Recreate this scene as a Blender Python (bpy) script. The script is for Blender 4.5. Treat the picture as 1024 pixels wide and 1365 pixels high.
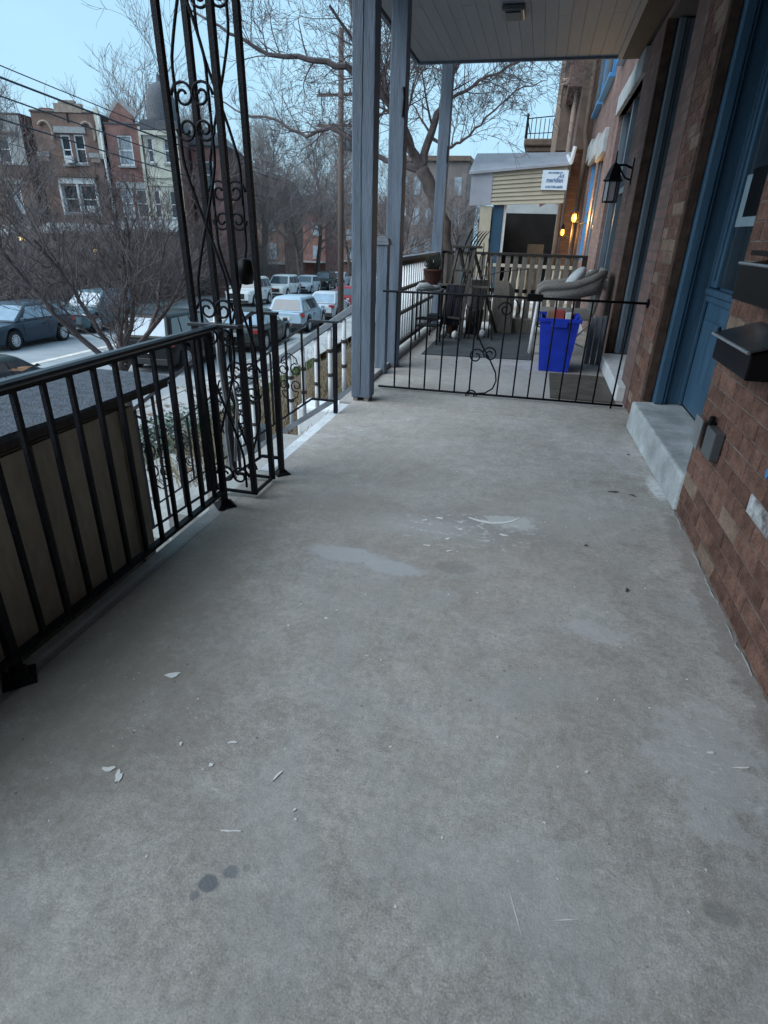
import bpy, math, random
from mathutils import Vector, Matrix

for o in list(bpy.data.objects):
    bpy.data.objects.remove(o)
SC = bpy.context.scene
COL = SC.collection
R = math.radians
random.seed(7)

# ------------------------------------------------------------------ camera
CAM = Vector((0, 0, 1.125))
YAW, PITCH, ROLL, FPX = 0.2300, 0.4497, 0.0303, 773.07
fw = Vector((-math.sin(YAW) * math.cos(PITCH), math.cos(YAW) * math.cos(PITCH), -math.sin(PITCH)))
rt0 = Vector((math.cos(YAW), math.sin(YAW), 0))
up0 = rt0.cross(fw)
rt = rt0 * math.cos(ROLL) + up0 * math.sin(ROLL)
up = -rt0 * math.sin(ROLL) + up0 * math.cos(ROLL)
cd = bpy.data.cameras.new('camera')
cam = bpy.data.objects.new('camera', cd)
COL.objects.link(cam)
cam.matrix_world = Matrix(((rt.x, up.x, -fw.x, CAM.x), (rt.y, up.y, -fw.y, CAM.y), (rt.z, up.z, -fw.z, CAM.z), (0, 0, 0, 1)))
cd.sensor_fit = 'HORIZONTAL'
cd.sensor_width = 36
cd.lens = FPX / 1024 * 36
cd.clip_start = 0.02
cd.clip_end = 2000
SC.camera = cam

# ------------------------------------------------------------------ sky, sun, exposure
W = bpy.data.worlds.new('World')
SC.world = W
W.use_nodes = True
nt = W.node_tree
nt.nodes.clear()
n_out = nt.nodes.new('ShaderNodeOutputWorld')
n_bg = nt.nodes.new('ShaderNodeBackground')
n_sky = nt.nodes.new('ShaderNodeTexSky')
n_sky.sky_type = 'NISHITA'
n_sky.sun_disc = False
SUN_EL, SUN_AZ = R(44), R(-124)         # azimuth measured from +Y towards +X: over the street, left and slightly behind the viewer
n_sky.sun_elevation = SUN_EL
n_sky.sun_rotation = SUN_AZ
n_sky.air_density = 1.2
n_sky.dust_density = 2.0
n_sky.ozone_density = 2.5
# an even blue-grey cloud sheet in front of the clear sky, slightly uneven
n_tc = nt.nodes.new('ShaderNodeTexCoord')
n_map = nt.nodes.new('ShaderNodeMapping')
n_map.inputs['Scale'].default_value = (1.0, 1.0, 2.4)
n_noi = nt.nodes.new('ShaderNodeTexNoise')
n_noi.inputs['Scale'].default_value = 2.2
n_noi.inputs['Detail'].default_value = 5
n_rmp = nt.nodes.new('ShaderNodeValToRGB')
n_rmp.color_ramp.elements[0].position = 0.3
n_rmp.color_ramp.elements[0].color = (1.92, 3.32, 4.5, 1)
n_rmp.color_ramp.elements[1].position = 0.72
n_rmp.color_ramp.elements[1].color = (2.40, 3.9, 4.85, 1)
n_mix = nt.nodes.new('ShaderNodeMix')
n_mix.data_type = 'RGBA'
n_mix.inputs[0].default_value = 0.86
L = nt.links.new
L(n_tc.outputs['Generated'], n_map.inputs['Vector'])
L(n_map.outputs['Vector'], n_noi.inputs['Vector'])
L(n_noi.outputs['Fac'], n_rmp.inputs['Fac'])
L(n_sky.outputs['Color'], n_mix.inputs[6])
L(n_rmp.outputs['Color'], n_mix.inputs[7])
L(n_mix.outputs[2], n_bg.inputs['Color'])
n_bg.inputs['Strength'].default_value = 0.1
L(n_bg.outputs['Background'], n_out.inputs['Surface'])

sd = bpy.data.lights.new('sun', 'SUN')
sd.energy = 1.5
sd.angle = R(60)
sd.color = (0.92, 0.97, 1.0)
sun = bpy.data.objects.new('sun', sd)
COL.objects.link(sun)
sv = Vector((math.sin(SUN_AZ) * math.cos(SUN_EL), math.cos(SUN_AZ) * math.cos(SUN_EL), math.sin(SUN_EL)))
sun.rotation_euler = sv.to_track_quat('Z', 'Y').to_euler()
sun.location = sv * 60

SC.view_settings.view_transform = 'Standard'
SC.view_settings.look = 'None'
SC.view_settings.gamma = 1
SC.view_settings.use_curve_mapping = False
SC.view_settings.exposure = 1.2
SC.cycles.max_bounces = 8
SC.cycles.diffuse_bounces = 5

# ------------------------------------------------------------------ materials
MATS = {}


def mat(name, col, rough=0.7, metal=0.0, var=0.18, scale=6.0, bump=0.0, bscale=80.0, col2=None, spec=0.4,
        rnd=0.0, coat=0.0, stretch=(1, 1, 1), fine=0.0, world=False):
    """Principled surface with two octaves of colour variation, grain relief and per-object tint."""
    if name in MATS:
        return MATS[name]
    m = bpy.data.materials.new(name)
    m.use_nodes = True
    t = m.node_tree
    b = t.nodes['Principled BSDF']
    b.inputs['Roughness'].default_value = rough
    b.inputs['Metallic'].default_value = metal
    b.inputs['Specular IOR Level'].default_value = spec
    b.inputs['Coat Weight'].default_value = coat
    tc = t.nodes.new('ShaderNodeTexCoord')
    mp = t.nodes.new('ShaderNodeMapping')
    mp.inputs['Scale'].default_value = stretch
    if world:
        gp = t.nodes.new('ShaderNodeNewGeometry')
        t.links.new(gp.outputs['Position'], mp.inputs['Vector'])
    else:
        t.links.new(tc.outputs['Object'], mp.inputs['Vector'])
    no = t.nodes.new('ShaderNodeTexNoise')
    no.inputs['Scale'].default_value = scale
    no.inputs['Detail'].default_value = 6
    no.inputs['Roughness'].default_value = 0.62
    t.links.new(mp.outputs['Vector'], no.inputs['Vector'])
    rp = t.nodes.new('ShaderNodeValToRGB')
    c2 = col2 or tuple(min(1, c * (1 + var)) for c in col)
    c1 = tuple(c * (1 - var) for c in col)
    rp.color_ramp.elements[0].position = 0.32
    rp.color_ramp.elements[0].color = (*c1, 1)
    rp.color_ramp.elements[1].position = 0.68
    rp.color_ramp.elements[1].color = (*c2, 1)
    t.links.new(no.outputs['Fac'], rp.inputs['Fac'])
    out = rp.outputs['Color']
    if fine:
        nf = t.nodes.new('ShaderNodeTexNoise')
        nf.inputs['Scale'].default_value = bscale
        nf.inputs['Detail'].default_value = 3
        t.links.new(mp.outputs['Vector'], nf.inputs['Vector'])
        mr = t.nodes.new('ShaderNodeMapRange')
        mr.inputs[1].default_value = 0.3
        mr.inputs[2].default_value = 0.7
        mr.inputs[3].default_value = 1 - fine
        mr.inputs[4].default_value = 1 + fine
        t.links.new(nf.outputs['Fac'], mr.inputs[0])
        mm = t.nodes.new('ShaderNodeVectorMath')
        mm.operation = 'SCALE'
        t.links.new(out, mm.inputs[0])
        t.links.new(mr.outputs[0], mm.inputs['Scale'])
        out = mm.outputs[0]
    if rnd:
        oi = t.nodes.new('ShaderNodeObjectInfo')
        mr = t.nodes.new('ShaderNodeMapRange')
        mr.inputs[3].default_value = 1 - rnd
        mr.inputs[4].default_value = 1 + rnd
        t.links.new(oi.outputs['Random'], mr.inputs[0])
        mm = t.nodes.new('ShaderNodeVectorMath')
        mm.operation = 'SCALE'
        t.links.new(out, mm.inputs[0])
        t.links.new(mr.outputs[0], mm.inputs['Scale'])
        out = mm.outputs[0]
    t.links.new(out, b.inputs['Base Color'])
    if bump:
        nb = t.nodes.new('ShaderNodeTexNoise')
        nb.inputs['Scale'].default_value = bscale
        nb.inputs['Detail'].default_value = 4
        t.links.new(mp.outputs['Vector'], nb.inputs['Vector'])
        bp = t.nodes.new('ShaderNodeBump')
        bp.inputs['Strength'].default_value = bump
        bp.inputs['Distance'].default_value = 0.01
        t.links.new(nb.outputs['Fac'], bp.inputs['Height'])
        t.links.new(bp.outputs['Normal'], b.inputs['Normal'])
    MATS[name] = m
    return m


def brickmat(name, c1, c2, mortar, axes='yz', bw=0.21, bh=0.072, ms=0.008):
    """Brick courses too far away to be told apart."""
    if name in MATS:
        return MATS[name]
    m = bpy.data.materials.new(name)
    m.use_nodes = True
    t = m.node_tree
    b = t.nodes['Principled BSDF']
    b.inputs['Roughness'].default_value = 0.9
    b.inputs['Specular IOR Level'].default_value = 0.2
    tc = t.nodes.new('ShaderNodeTexCoord')
    sp = t.nodes.new('ShaderNodeSeparateXYZ')
    cb = t.nodes.new('ShaderNodeCombineXYZ')
    t.links.new(tc.outputs['Object'], sp.inputs[0])
    add = t.nodes.new('ShaderNodeMath')
    add.operation = 'ADD'
    t.links.new(sp.outputs[0], add.inputs[0])
    t.links.new(sp.outputs[1], add.inputs[1])
    t.links.new(add.outputs[0], cb.inputs[0])
    t.links.new(sp.outputs[2], cb.inputs[1])
    br = t.nodes.new('ShaderNodeTexBrick')
    br.inputs['Scale'].default_value = 1
    br.inputs['Brick Width'].default_value = bw
    br.inputs['Row Height'].default_value = bh
    br.inputs['Mortar Size'].default_value = ms
    br.inputs['Color1'].default_value = (*c1, 1)
    br.inputs['Color2'].default_value = (*c2, 1)
    br.inputs['Mortar'].default_value = (*mortar, 1)
    t.links.new(cb.outputs[0], br.inputs['Vector'])
    no = t.nodes.new('ShaderNodeTexNoise')
    no.inputs['Scale'].default_value = 1.3
    no.inputs['Detail'].default_value = 6
    t.links.new(tc.outputs['Object'], no.inputs['Vector'])
    mr = t.nodes.new('ShaderNodeMapRange')
    mr.inputs[1].default_value = 0.3
    mr.inputs[2].default_value = 0.7
    mr.inputs[3].default_value = 0.65
    mr.inputs[4].default_value = 1.25
    t.links.new(no.outputs['Fac'], mr.inputs[0])
    mm = t.nodes.new('ShaderNodeVectorMath')
    mm.operation = 'SCALE'
    t.links.new(br.outputs['Color'], mm.inputs[0])
    t.links.new(mr.outputs[0], mm.inputs['Scale'])
    t.links.new(mm.outputs[0], b.inputs['Base Color'])
    bp = t.nodes.new('ShaderNodeBump')
    bp.inputs['Strength'].default_value = 0.5
    bp.inputs['Distance'].default_value = 0.01
    t.links.new(br.outputs['Fac'], bp.inputs['Height'])
    bp.invert = True
    t.links.new(bp.outputs['Normal'], b.inputs['Normal'])
    MATS[name] = m
    return m


def emit(name, col, s):
    if name in MATS:
        return MATS[name]
    m = bpy.data.materials.new(name)
    m.use_nodes = True
    b = m.node_tree.nodes['Principled BSDF']
    b.inputs['Base Color'].default_value = (*col, 1)
    b.inputs['Emission Color'].default_value = (*col, 1)
    b.inputs['Emission Strength'].default_value = s
    MATS[name] = m
    return m


def floor_material():
    m = bpy.data.materials.new('worn_concrete')
    m.use_nodes = True
    t = m.node_tree
    N_ = t.nodes.new
    K = t.links.new
    b = t.nodes['Principled BSDF']
    b.inputs['Specular IOR Level'].default_value = 0.35
    geo = N_('ShaderNodeNewGeometry')
    pos = geo.outputs['Position']

    def noise(sc, det=6, rough=.6, dist=0.0, off=(0, 0, 0), st=(1, 1, 1)):
        mp = N_('ShaderNodeMapping')
        mp.inputs['Location'].default_value = off
        mp.inputs['Scale'].default_value = st
        K(pos, mp.inputs['Vector'])
        n = N_('ShaderNodeTexNoise')
        n.inputs['Scale'].default_value = sc
        n.inputs['Detail'].default_value = det
        n.inputs['Roughness'].default_value = rough
        n.inputs['Distortion'].default_value = dist
        K(mp.outputs['Vector'], n.inputs['Vector'])
        return n.outputs['Fac']

    def rng(s, a, c, lo=0.0, hi=1.0, smooth=False):
        r = N_('ShaderNodeMapRange')
        if smooth:
            r.interpolation_type = 'SMOOTHSTEP'
        r.inputs[1].default_value = a
        r.inputs[2].default_value = c
        r.inputs[3].default_value = lo
        r.inputs[4].default_value = hi
        K(s, r.inputs[0])
        return r.outputs[0]

    def math_(op, a, c):
        n = N_('ShaderNodeMath')
        n.operation = op
        for i, x in enumerate((a, c)):
            if isinstance(x, (int, float)):
                n.inputs[i].default_value = x
            else:
                K(x, n.inputs[i])
        return n.outputs[0]

    def mix(f, a, c):
        n = N_('ShaderNodeMix')
        n.data_type = 'RGBA'
        K(f, n.inputs[0]) if not isinstance(f, float) else setattr(n.inputs[0], 'default_value', f)
        for i, x in ((6, a), (7, c)):
            if isinstance(x, tuple):
                n.inputs[i].default_value = (*x, 1)
            else:
                K(x, n.inputs[i])
        return n.outputs[2]

    col = mix(rng(noise(1.6, 8, .7), .38, .62), (0.365, 0.345, 0.330), (0.475, 0.462, 0.450))
    col = mix(rng(noise(0.9, 5, .6, off=(7, 3, 0)), .46, .66, 0, .6), col, (0.29, 0.272, 0.25))          # brownish grime
    col = mix(rng(noise(2.6, 7, .7, 1.2, off=(1, 9, 0)), .55, .72, 0, .6), col, (0.50, 0.52, 0.53))        # washed pale areas
    col = mix(rng(noise(5.5, 7, .7, .6, off=(4, 2, 0)), .58, .74, 0, .45), col, (0.29, 0.28, 0.275))
    fine = rng(noise(240, 3, .7), .36, .64, .78, 1.22)
    mid = math_('MULTIPLY', rng(noise(55, 6, .75), .40, .60, .86, 1.14), rng(noise(13, 7, .7, .4, off=(4, 4, 0)), .38, .62, .88, 1.12))
    mm = N_('ShaderNodeVectorMath')
    mm.operation = 'SCALE'
    K(col, mm.inputs[0])
    K(math_('MULTIPLY', fine, mid), mm.inputs['Scale'])
    col = mm.outputs[0]
    # warm and cool drifts, trowel sweeps
    col = mix(rng(noise(0.55, 4, .6, off=(2, 8, 0)), .42, .62, 0, .45), col, (0.39, 0.352, 0.325))
    col = mix(rng(noise(1.1, 6, .7, 2.5, off=(9, 4, 0)), .52, .66, 0, .4), col, (0.40, 0.42, 0.43))
    sweep = noise(7, 5, .7, 3.0, off=(3, 6, 0), st=(1, .45, 1))
    col = mix(rng(sweep, .56, .70, 0, .30), col, (0.54, 0.55, 0.55))
    col = mix(rng(sweep, .42, .30, 0, .30), col, (0.30, 0.29, 0.28))
    # stains, spills and darker areas with a place of their own: (x, y, rx, ry, colour, strength, raggedness)
    sp = N_('ShaderNodeSeparateXYZ')
    K(pos, sp.inputs[0])
    rag = noise(9, 6, .7, off=(2, 5, 0))
    rag2 = noise(34, 5, .7, off=(5, 1, 0))
    stains = [
        (-0.58, 1.865, .17, .062, (.49, .51, .535), .75, .8),
        (-0.38, 1.815, .12, .052, (.48, .50, .525), .75, .8),
        (0.725, 2.93, .055, .17, (.66, .69, .71), .9, 1.3),
        (-0.12, 2.28, .40, .22, (.26, .25, .245), .45, 1.5),
        (-0.36, 2.18, .26, .10, (.56, .57, .58), .40, 2.2),
        (0.02, 2.33, .13, .07, (.60, .62, .63), .65, 2.0),
        (-0.16, 1.88, .09, .05, (.23, .22, .215), .45, 1.8),
        (0.56, 1.17, .13, .22, (.56, .575, .59), .4, 2.2),
        (0.30, 1.62, .10, .06, (.56, .58, .60), .45, 2.4),
        (0.484, .788, .034, .024, (.22, .22, .22), .55, .9),
        (-0.461, .592, .022, .017, (.13, .15, .18), .8, .8),
        (-0.474, .566, .010, .010, (.15, .17, .20), .6, .9),
        (-0.428, .622, .017, .015, (.15, .17, .20), .7, .9),
        (-0.402, .640, .009, .009, (.2, .21, .22), .5, .9),
        (-1.10, 1.45, .30, .95, (.25, .23, .195), .6, 1.4),  # darker, warmer band along the left railing
        (-.95, .95, .35, .40, (.27, .255, .225), .45, 1.8),  # darker patch at the near left
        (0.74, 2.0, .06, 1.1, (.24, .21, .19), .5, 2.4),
        (-0.75, 2.30, .30, .18, (.26, .235, .215), .4, 1.2),
        (0.10, .72, .22, .14, (.52, .54, .55), .35, 2.0),
        (0.35, 2.5, .30, .25, (.50, .51, .51), .3, 1.8),
        (0.0, 5.0, .9, .6, (.52, .52, .52), .35, 1.2),
    ]
    for x, y, rx, ry, c, s, rg in stains:
        dx = math_('DIVIDE', math_('SUBTRACT', sp.outputs[0], x), rx)
        dy = math_('DIVIDE', math_('SUBTRACT', sp.outputs[1], y), ry)
        q = math_('SQRT', math_('ADD', math_('MULTIPLY', dx, dx), math_('MULTIPLY', dy, dy)), 0)
        r_ = rag2 if rx < .05 else math_('ADD', math_('MULTIPLY', rag, .6), math_('MULTIPLY', rag2, .4))
        q = math_('ADD', q, math_('MULTIPLY', math_('SUBTRACT', r_, .5), rg * 2))
        col = mix(rng(q, .70 if rx < .2 else .30, 1.10 if rx < .2 else 1.45, s, 0, True), col, c)
    # scraped paint residue round the repaired spot, in ragged crumbs
    for x, y, rx, ry, th, s in ((-0.16, 2.20, .36, .20, .56, .75), (0.35, 2.75, .30, .35, .63, .5), (-0.45, 3.0, .5, .5, .65, .45), (-0.35, 1.25, .35, .30, .64, .6), (0.25, .80, .30, .25, .62, .45), (0.60, 1.20, .16, .25, .58, .5), (-.65, .85, .25, .15, .64, .6)):
        dx = math_('DIVIDE', math_('SUBTRACT', sp.outputs[0], x), rx)
        dy = math_('DIVIDE', math_('SUBTRACT', sp.outputs[1], y), ry)
        q = math_('ADD', math_('MULTIPLY', dx, dx), math_('MULTIPLY', dy, dy))
        cr_ = rng(noise(30 + 9 * rx, 6, .72, .5, off=(x * 9, y * 7, 0), st=(.6, 1, 1)), th, th + .05)
        col = mix(math_('MULTIPLY', math_('MULTIPLY', cr_, rng(q, .3, 1.0, 1, 0)), s), col, (.68, .70, .71))
    # hairline cracks
    ve = N_('ShaderNodeTexVoronoi')
    ve.feature = 'DISTANCE_TO_EDGE'
    ve.inputs['Scale'].default_value = .62
    wv = N_('ShaderNodeVectorMath')
    wv.operation = 'ADD'
    nw_ = N_('ShaderNodeTexNoise')
    nw_.inputs['Scale'].default_value = 5
    nw_.inputs['Detail'].default_value = 7
    K(pos, nw_.inputs['Vector'])
    ws = N_('ShaderNodeVectorMath')
    ws.operation = 'SCALE'
    ws.inputs['Scale'].default_value = .35
    K(nw_.outputs['Color'], ws.inputs[0])
    K(pos, wv.inputs[0])
    K(ws.outputs[0], wv.inputs[1])
    K(wv.outputs[0], ve.inputs['Vector'])
    crk = math_('MULTIPLY', rng(ve.outputs['Distance'], .0, .0016, .16, 0), rng(noise(1.3, 3, .6, off=(5, 5, 0)), .50, .56))
    col = mix(crk, col, (.13, .12, .115))
    # scraped-off paint specks
    vo = N_('ShaderNodeTexVoronoi')
    vo.inputs['Scale'].default_value = 30
    K(pos, vo.inputs['Vector'])
    speck = math_('MULTIPLY', rng(vo.outputs['Distance'], .05, .09, 1, 0), rng(noise(3.2, 4, .6, off=(3, 3, 0)), .48, .58))
    col = mix(math_('MULTIPLY', speck, .75), col, (.66, .68, .68))
    vo2 = N_('ShaderNodeTexVoronoi')
    vo2.inputs['Scale'].default_value = 19
    mp2 = N_('ShaderNodeMapping')
    mp2.inputs['Location'].default_value = (3.3, 1.7, .2)
    K(pos, mp2.inputs['Vector'])
    K(mp2.outputs['Vector'], vo2.inputs['Vector'])
    dsp = math_('MULTIPLY', rng(vo2.outputs['Distance'], .04, .09, 1, 0), rng(noise(2.2, 3, .6, off=(8, 1, 0)), .46, .56))
    col = mix(math_('MULTIPLY', dsp, .7), col, (.11, .105, .10))
    # scrapes: long stretched noise, only in patches
    sc1 = rng(noise(16, 3, .6, off=(1, 1, 0), st=(1, .07, 1)), .70, .76)
    sc1 = math_('MULTIPLY', sc1, rng(noise(1.7, 3, .6, off=(6, 2, 0)), .5, .6))
    col = mix(math_('MULTIPLY', sc1, .35), col, (.52, .54, .54))
    K(col, b.inputs['Base Color'])
    K(rng(noise(7, 5), .3, .7, .62, .9), b.inputs['Roughness'])
    bp = N_('ShaderNodeBump')
    bp.inputs['Strength'].default_value = .35
    bp.inputs['Distance'].default_value = .006
    K(math_('ADD', noise(160, 4, .7), math_('MULTIPLY', noise(11, 5), 1.5)), bp.inputs['Height'])
    K(bp.outputs['Normal'], b.inputs['Normal'])
    return m


M = dict(
    floor=floor_material(),
    concrete=mat('plain_concrete', (.36, .36, .35), .85, var=.2, scale=4, bump=.25, bscale=120, fine=.12),
    walk=mat('sidewalk_concrete', (.42, .42, .42), .85, var=.15, scale=1.2, bump=.15, bscale=60, fine=.1),
    step=mat('painted_step', (.40, .43, .445), .7, var=.32, scale=5, bump=.3, bscale=70, fine=.1),
    white=mat('white_paint', (.72, .74, .76), .55, var=.10, scale=9, bump=.1, bscale=60),
    nosing=mat('worn_white_nosing', (.62, .66, .70), .65, var=.18, scale=6, bump=.2, bscale=60, fine=.1),
    brick=mat('house_brick', (.162, .088, .068), .88, var=.38, scale=16, bump=.8, bscale=130, rnd=.24, fine=.25, spec=.2, world=True),
    brick2=mat('pale_house_brick', (.22, .155, .12), .88, var=.30, scale=14, bump=.7, bscale=130, rnd=.22, fine=.25, spec=.2, world=True),
    mortar=mat('mortar', (.175, .14, .125), .95, var=.45, scale=18, bump=.5, bscale=120, spec=.1),
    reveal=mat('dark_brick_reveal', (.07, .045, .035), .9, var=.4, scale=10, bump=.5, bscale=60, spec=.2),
    iron=mat('black_iron', (.007, .0075, .011), .5, var=.5, scale=40, bump=.35, bscale=180, spec=.14),
    ironcap=mat('black_iron_handrail', (.018, .02, .026), .3, var=.3, scale=20, bump=.05, bscale=160, spec=.6),
    grey=mat('grey_post_paint', (.13, .165, .215), .6, var=.26, scale=5, bump=.4, bscale=30, fine=.08, stretch=(4, 4, .5)),
    greyrail=mat('grey_rail_paint', (.17, .19, .215), .65, var=.25, scale=8, bump=.2, bscale=40),
    ceil=mat('grey_ceiling_paint', (.25, .275, .31), .6, var=.10, scale=3, rnd=.04, stretch=(1, .2, 1)),
    brown=mat('brown_trim', (.036, .031, .030), .75, var=.3, scale=6),
    blue=mat('blue_door_paint', (.042, .098, .160), .5, var=.25, scale=4, bump=.2, bscale=40, fine=.06, stretch=(5, 5, .6)),
    slate=mat('slate_door_paint', (.13, .165, .20), .45, var=.12, scale=4, bump=.06, bscale=30),
    darkdoor=mat('dark_door', (.03, .04, .055), .4, var=.2, scale=4),
    glass=mat('window_glass', (.03, .04, .05), .06, var=.3, scale=2, spec=.8),
    paleglass=mat('curtained_glass', (.30, .35, .40), .15, var=.35, scale=1.7, spec=.7),
    tan=mat('tan_shed_panel', (.31, .28, .225), .75, var=.28, scale=2.5, bump=.25, bscale=40, fine=.1, stretch=(1, 1, .35)),
    asphalt=mat('roof_felt', (.085, .10, .125), .95, var=.3, scale=30, bump=.9, bscale=140, fine=.35),
    road=mat('street_asphalt', (.30, .315, .335), .75, var=.24, scale=.35, bump=.2, bscale=30, fine=.1),
    kerb=mat('kerb_stone', (.38, .38, .37), .85, var=.15, scale=3),
    lid=mat('black_gloss_lid', (.035, .04, .045), .25, var=.3, scale=9, spec=.5),
    line=mat('faded_road_line', (.66, .60, .54), .7, var=.2, scale=4),
    soil=mat('bare_earth', (.10, .075, .055), .95, var=.35, scale=3, bump=.8, bscale=25, fine=.3),
    grass=mat('short_grass', (.06, .10, .035), .8, var=.4, scale=12, rnd=0),
    ivy=mat('ivy_leaf', (.05, .085, .06), .5, var=.5, scale=5),
    leaf=mat('fallen_leaf', (.20, .11, .06), .8, var=.5, scale=9),
    weed=mat('dry_weed', (.21, .165, .11), .9, var=.4, scale=6),
    bark=mat('tree_bark', (.10, .08, .075), .9, var=.3, scale=5, bump=.6, bscale=20),
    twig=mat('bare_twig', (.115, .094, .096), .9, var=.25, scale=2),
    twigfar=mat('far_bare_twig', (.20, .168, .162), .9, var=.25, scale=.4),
    wood=mat('weathered_wood', (.24, .215, .19), .8, var=.3, scale=9, bump=.3, bscale=40, stretch=(6, 6, 1), rnd=.18),
    darkwood=mat('dark_stained_wood', (.045, .037, .032), .7, var=.3, scale=9, stretch=(6, 6, 1)),
    plasticblue=mat('blue_bin_plastic', (.016, .05, .52), .45, var=.16, scale=9, spec=.35, fine=.06, bscale=60),
    wicker=mat('grey_wicker', (.26, .245, .23), .8, var=.3, scale=60, bump=1.0, bscale=150),
    cushion=mat('pale_cushion', (.52, .55, .57), .9, var=.1, scale=10, bump=.2, bscale=200),
    rug=mat('charcoal_rug', (.075, .085, .092), .95, var=.2, scale=7, bump=.4, bscale=250, fine=.15),
    mat=mat('brown_doormat', (.105, .095, .08), .95, var=.3, scale=7, bump=.6, bscale=150, fine=.25),
    terracotta=mat('terracotta', (.10, .04, .032), .8, var=.2, scale=10),
    plant=mat('dark_spiky_plant', (.03, .038, .03), .7, var=.4, scale=10),
    card=mat('cardboard', (.30, .20, .13), .85, var=.15, scale=6),
    red=mat('red_paper', (.42, .08, .07), .7, var=.1),
    paper=mat('white_paper', (.74, .76, .76), .7, var=.05),
    cloth=mat('dark_cloth', (.015, .016, .024), .9, var=.3, scale=6),
    galv=mat('galvanised_metal', (.36, .38, .40), .38, metal=.75, var=.2, scale=14, bump=.05),
    steel=mat('dull_steel', (.13, .145, .16), .4, metal=.5, var=.2, scale=10),
    boxblack=mat('black_enamel', (.007, .007, .008), .35, var=.2, scale=6, spec=.14),
    siding=mat('beige_vinyl', (.37, .335, .26), .6, var=.08, scale=3, rnd=.05),
    beige=mat('beige_paint', (.40, .36, .28), .65, var=.12, scale=4),
    roofgrey=mat('pale_metal_roof', (.30, .315, .36), .6, var=.15, scale=2.5),
    bluepost=mat('deep_blue_paint', (.018, .06, .11), .5, var=.1),
    bluetrim=mat('bright_blue_trim', (.05, .22, .48), .5, var=.1, scale=5),
    stone=mat('pale_lintel_stone', (.33, .34, .345), .85, var=.22, scale=6, bump=.3, bscale=60),
    bstone=mat('brownstone', (.32, .25, .21), .9, var=.25, scale=3, bump=.4, bscale=20),
    cornice=mat('brown_cornice', (.14, .10, .08), .8, var=.3, scale=3),
    cream=mat('cream_paint', (.56, .55, .47), .7, var=.12, scale=2),
    shingle=mat('dark_slate_shingle', (.10, .105, .12), .85, var=.3, scale=10, bump=.6, bscale=14),
    porchroof=mat('porch_roof_sheet', (.34, .37, .38), .75, var=.18, scale=1.5),
    dark=mat('shade_and_dark_parts', (.018, .016, .016), .9, var=.3, scale=2),  # near-black for dark parts and for shade painted in and under porches
    pole=mat('utility_pole_wood', (.12, .085, .075), .9, var=.25, scale=3, stretch=(6, 6, .4)),
    wire=mat('black_cable', (.03, .035, .05), .7),
    tyre=mat('tyre_rubber', (.015, .015, .016), .85, var=.2),
    rim=mat('alloy_rim', (.60, .62, .65), .4, metal=.1, var=.1),
    carglass=mat('car_glass', (.05, .07, .09), .05, var=.2, scale=2, spec=.9),
    carglass2=mat('painted_reflection_glass', (.24, .32, .40), .06, var=.2, scale=1.5, spec=.9),  # sky reflection painted into a pale base colour
    trim=mat('black_car_trim', (.02, .02, .022), .55),
    taill=mat('red_tail_lamp', (.30, .02, .02), .2, var=.1, spec=.6),
    headl=mat('headlamp_glass', (.45, .48, .50), .12, var=.2, spec=.7),
    plate=mat('number_plate', (.55, .57, .58), .5),
    apt=mat('far_apartment_wall', (.20, .17, .16), .9, var=.2, scale=.5),
    farbrick=brickmat('far_red_brick', (.27, .125, .11), (.21, .10, .09), (.25, .19, .17)),
    farbrick2=brickmat('far_brown_brick', (.255, .16, .135), (.20, .125, .108), (.19, .15, .13)),
    sidebrick=brickmat('shaded_side_brick', (.12, .058, .052), (.10, .05, .045), (.12, .09, .08)),  # darker copy of the brick, side wall shade put into the colour
    nearbrick=brickmat('neighbour_brick', (.235, .145, .13), (.17, .105, .095), (.15, .12, .11), bw=.21, bh=.066),
    limed=mat('limed_brick', (.20, .16, .15), .85, var=.5, scale=14, bump=.5, bscale=90, col2=(.60, .62, .64), fine=.15, world=True),
    paint_paper=mat('taped_notice', (.26, .34, .39), .6, var=.1),
    flake=mat('white_paint_flake', (.80, .82, .82), .6, var=.06),
    patch=mat('pale_cement_patch', (.40, .43, .47), .8, var=.1, scale=14, bump=.2, bscale=120, fine=.08),
    ivory=mat('sign_ground', (.62, .72, .82), .5, var=.03),
    signblue=mat('sign_lettering', (.05, .15, .34), .5, var=.05),
    glow=emit('amber_bulb', (1.0, .52, .10), 9.0),
    amber=emit('amber_lamp', (1.0, .47, .06), 1.5),
    warm=emit('warm_lamp', (1.0, .62, .25), 4.0),
    lampglass=mat('lantern_glass', (.34, .33, .35), .15, var=.15, spec=.6),
)

# ------------------------------------------------------------------ mesh helpers
ORG = {}


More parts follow.
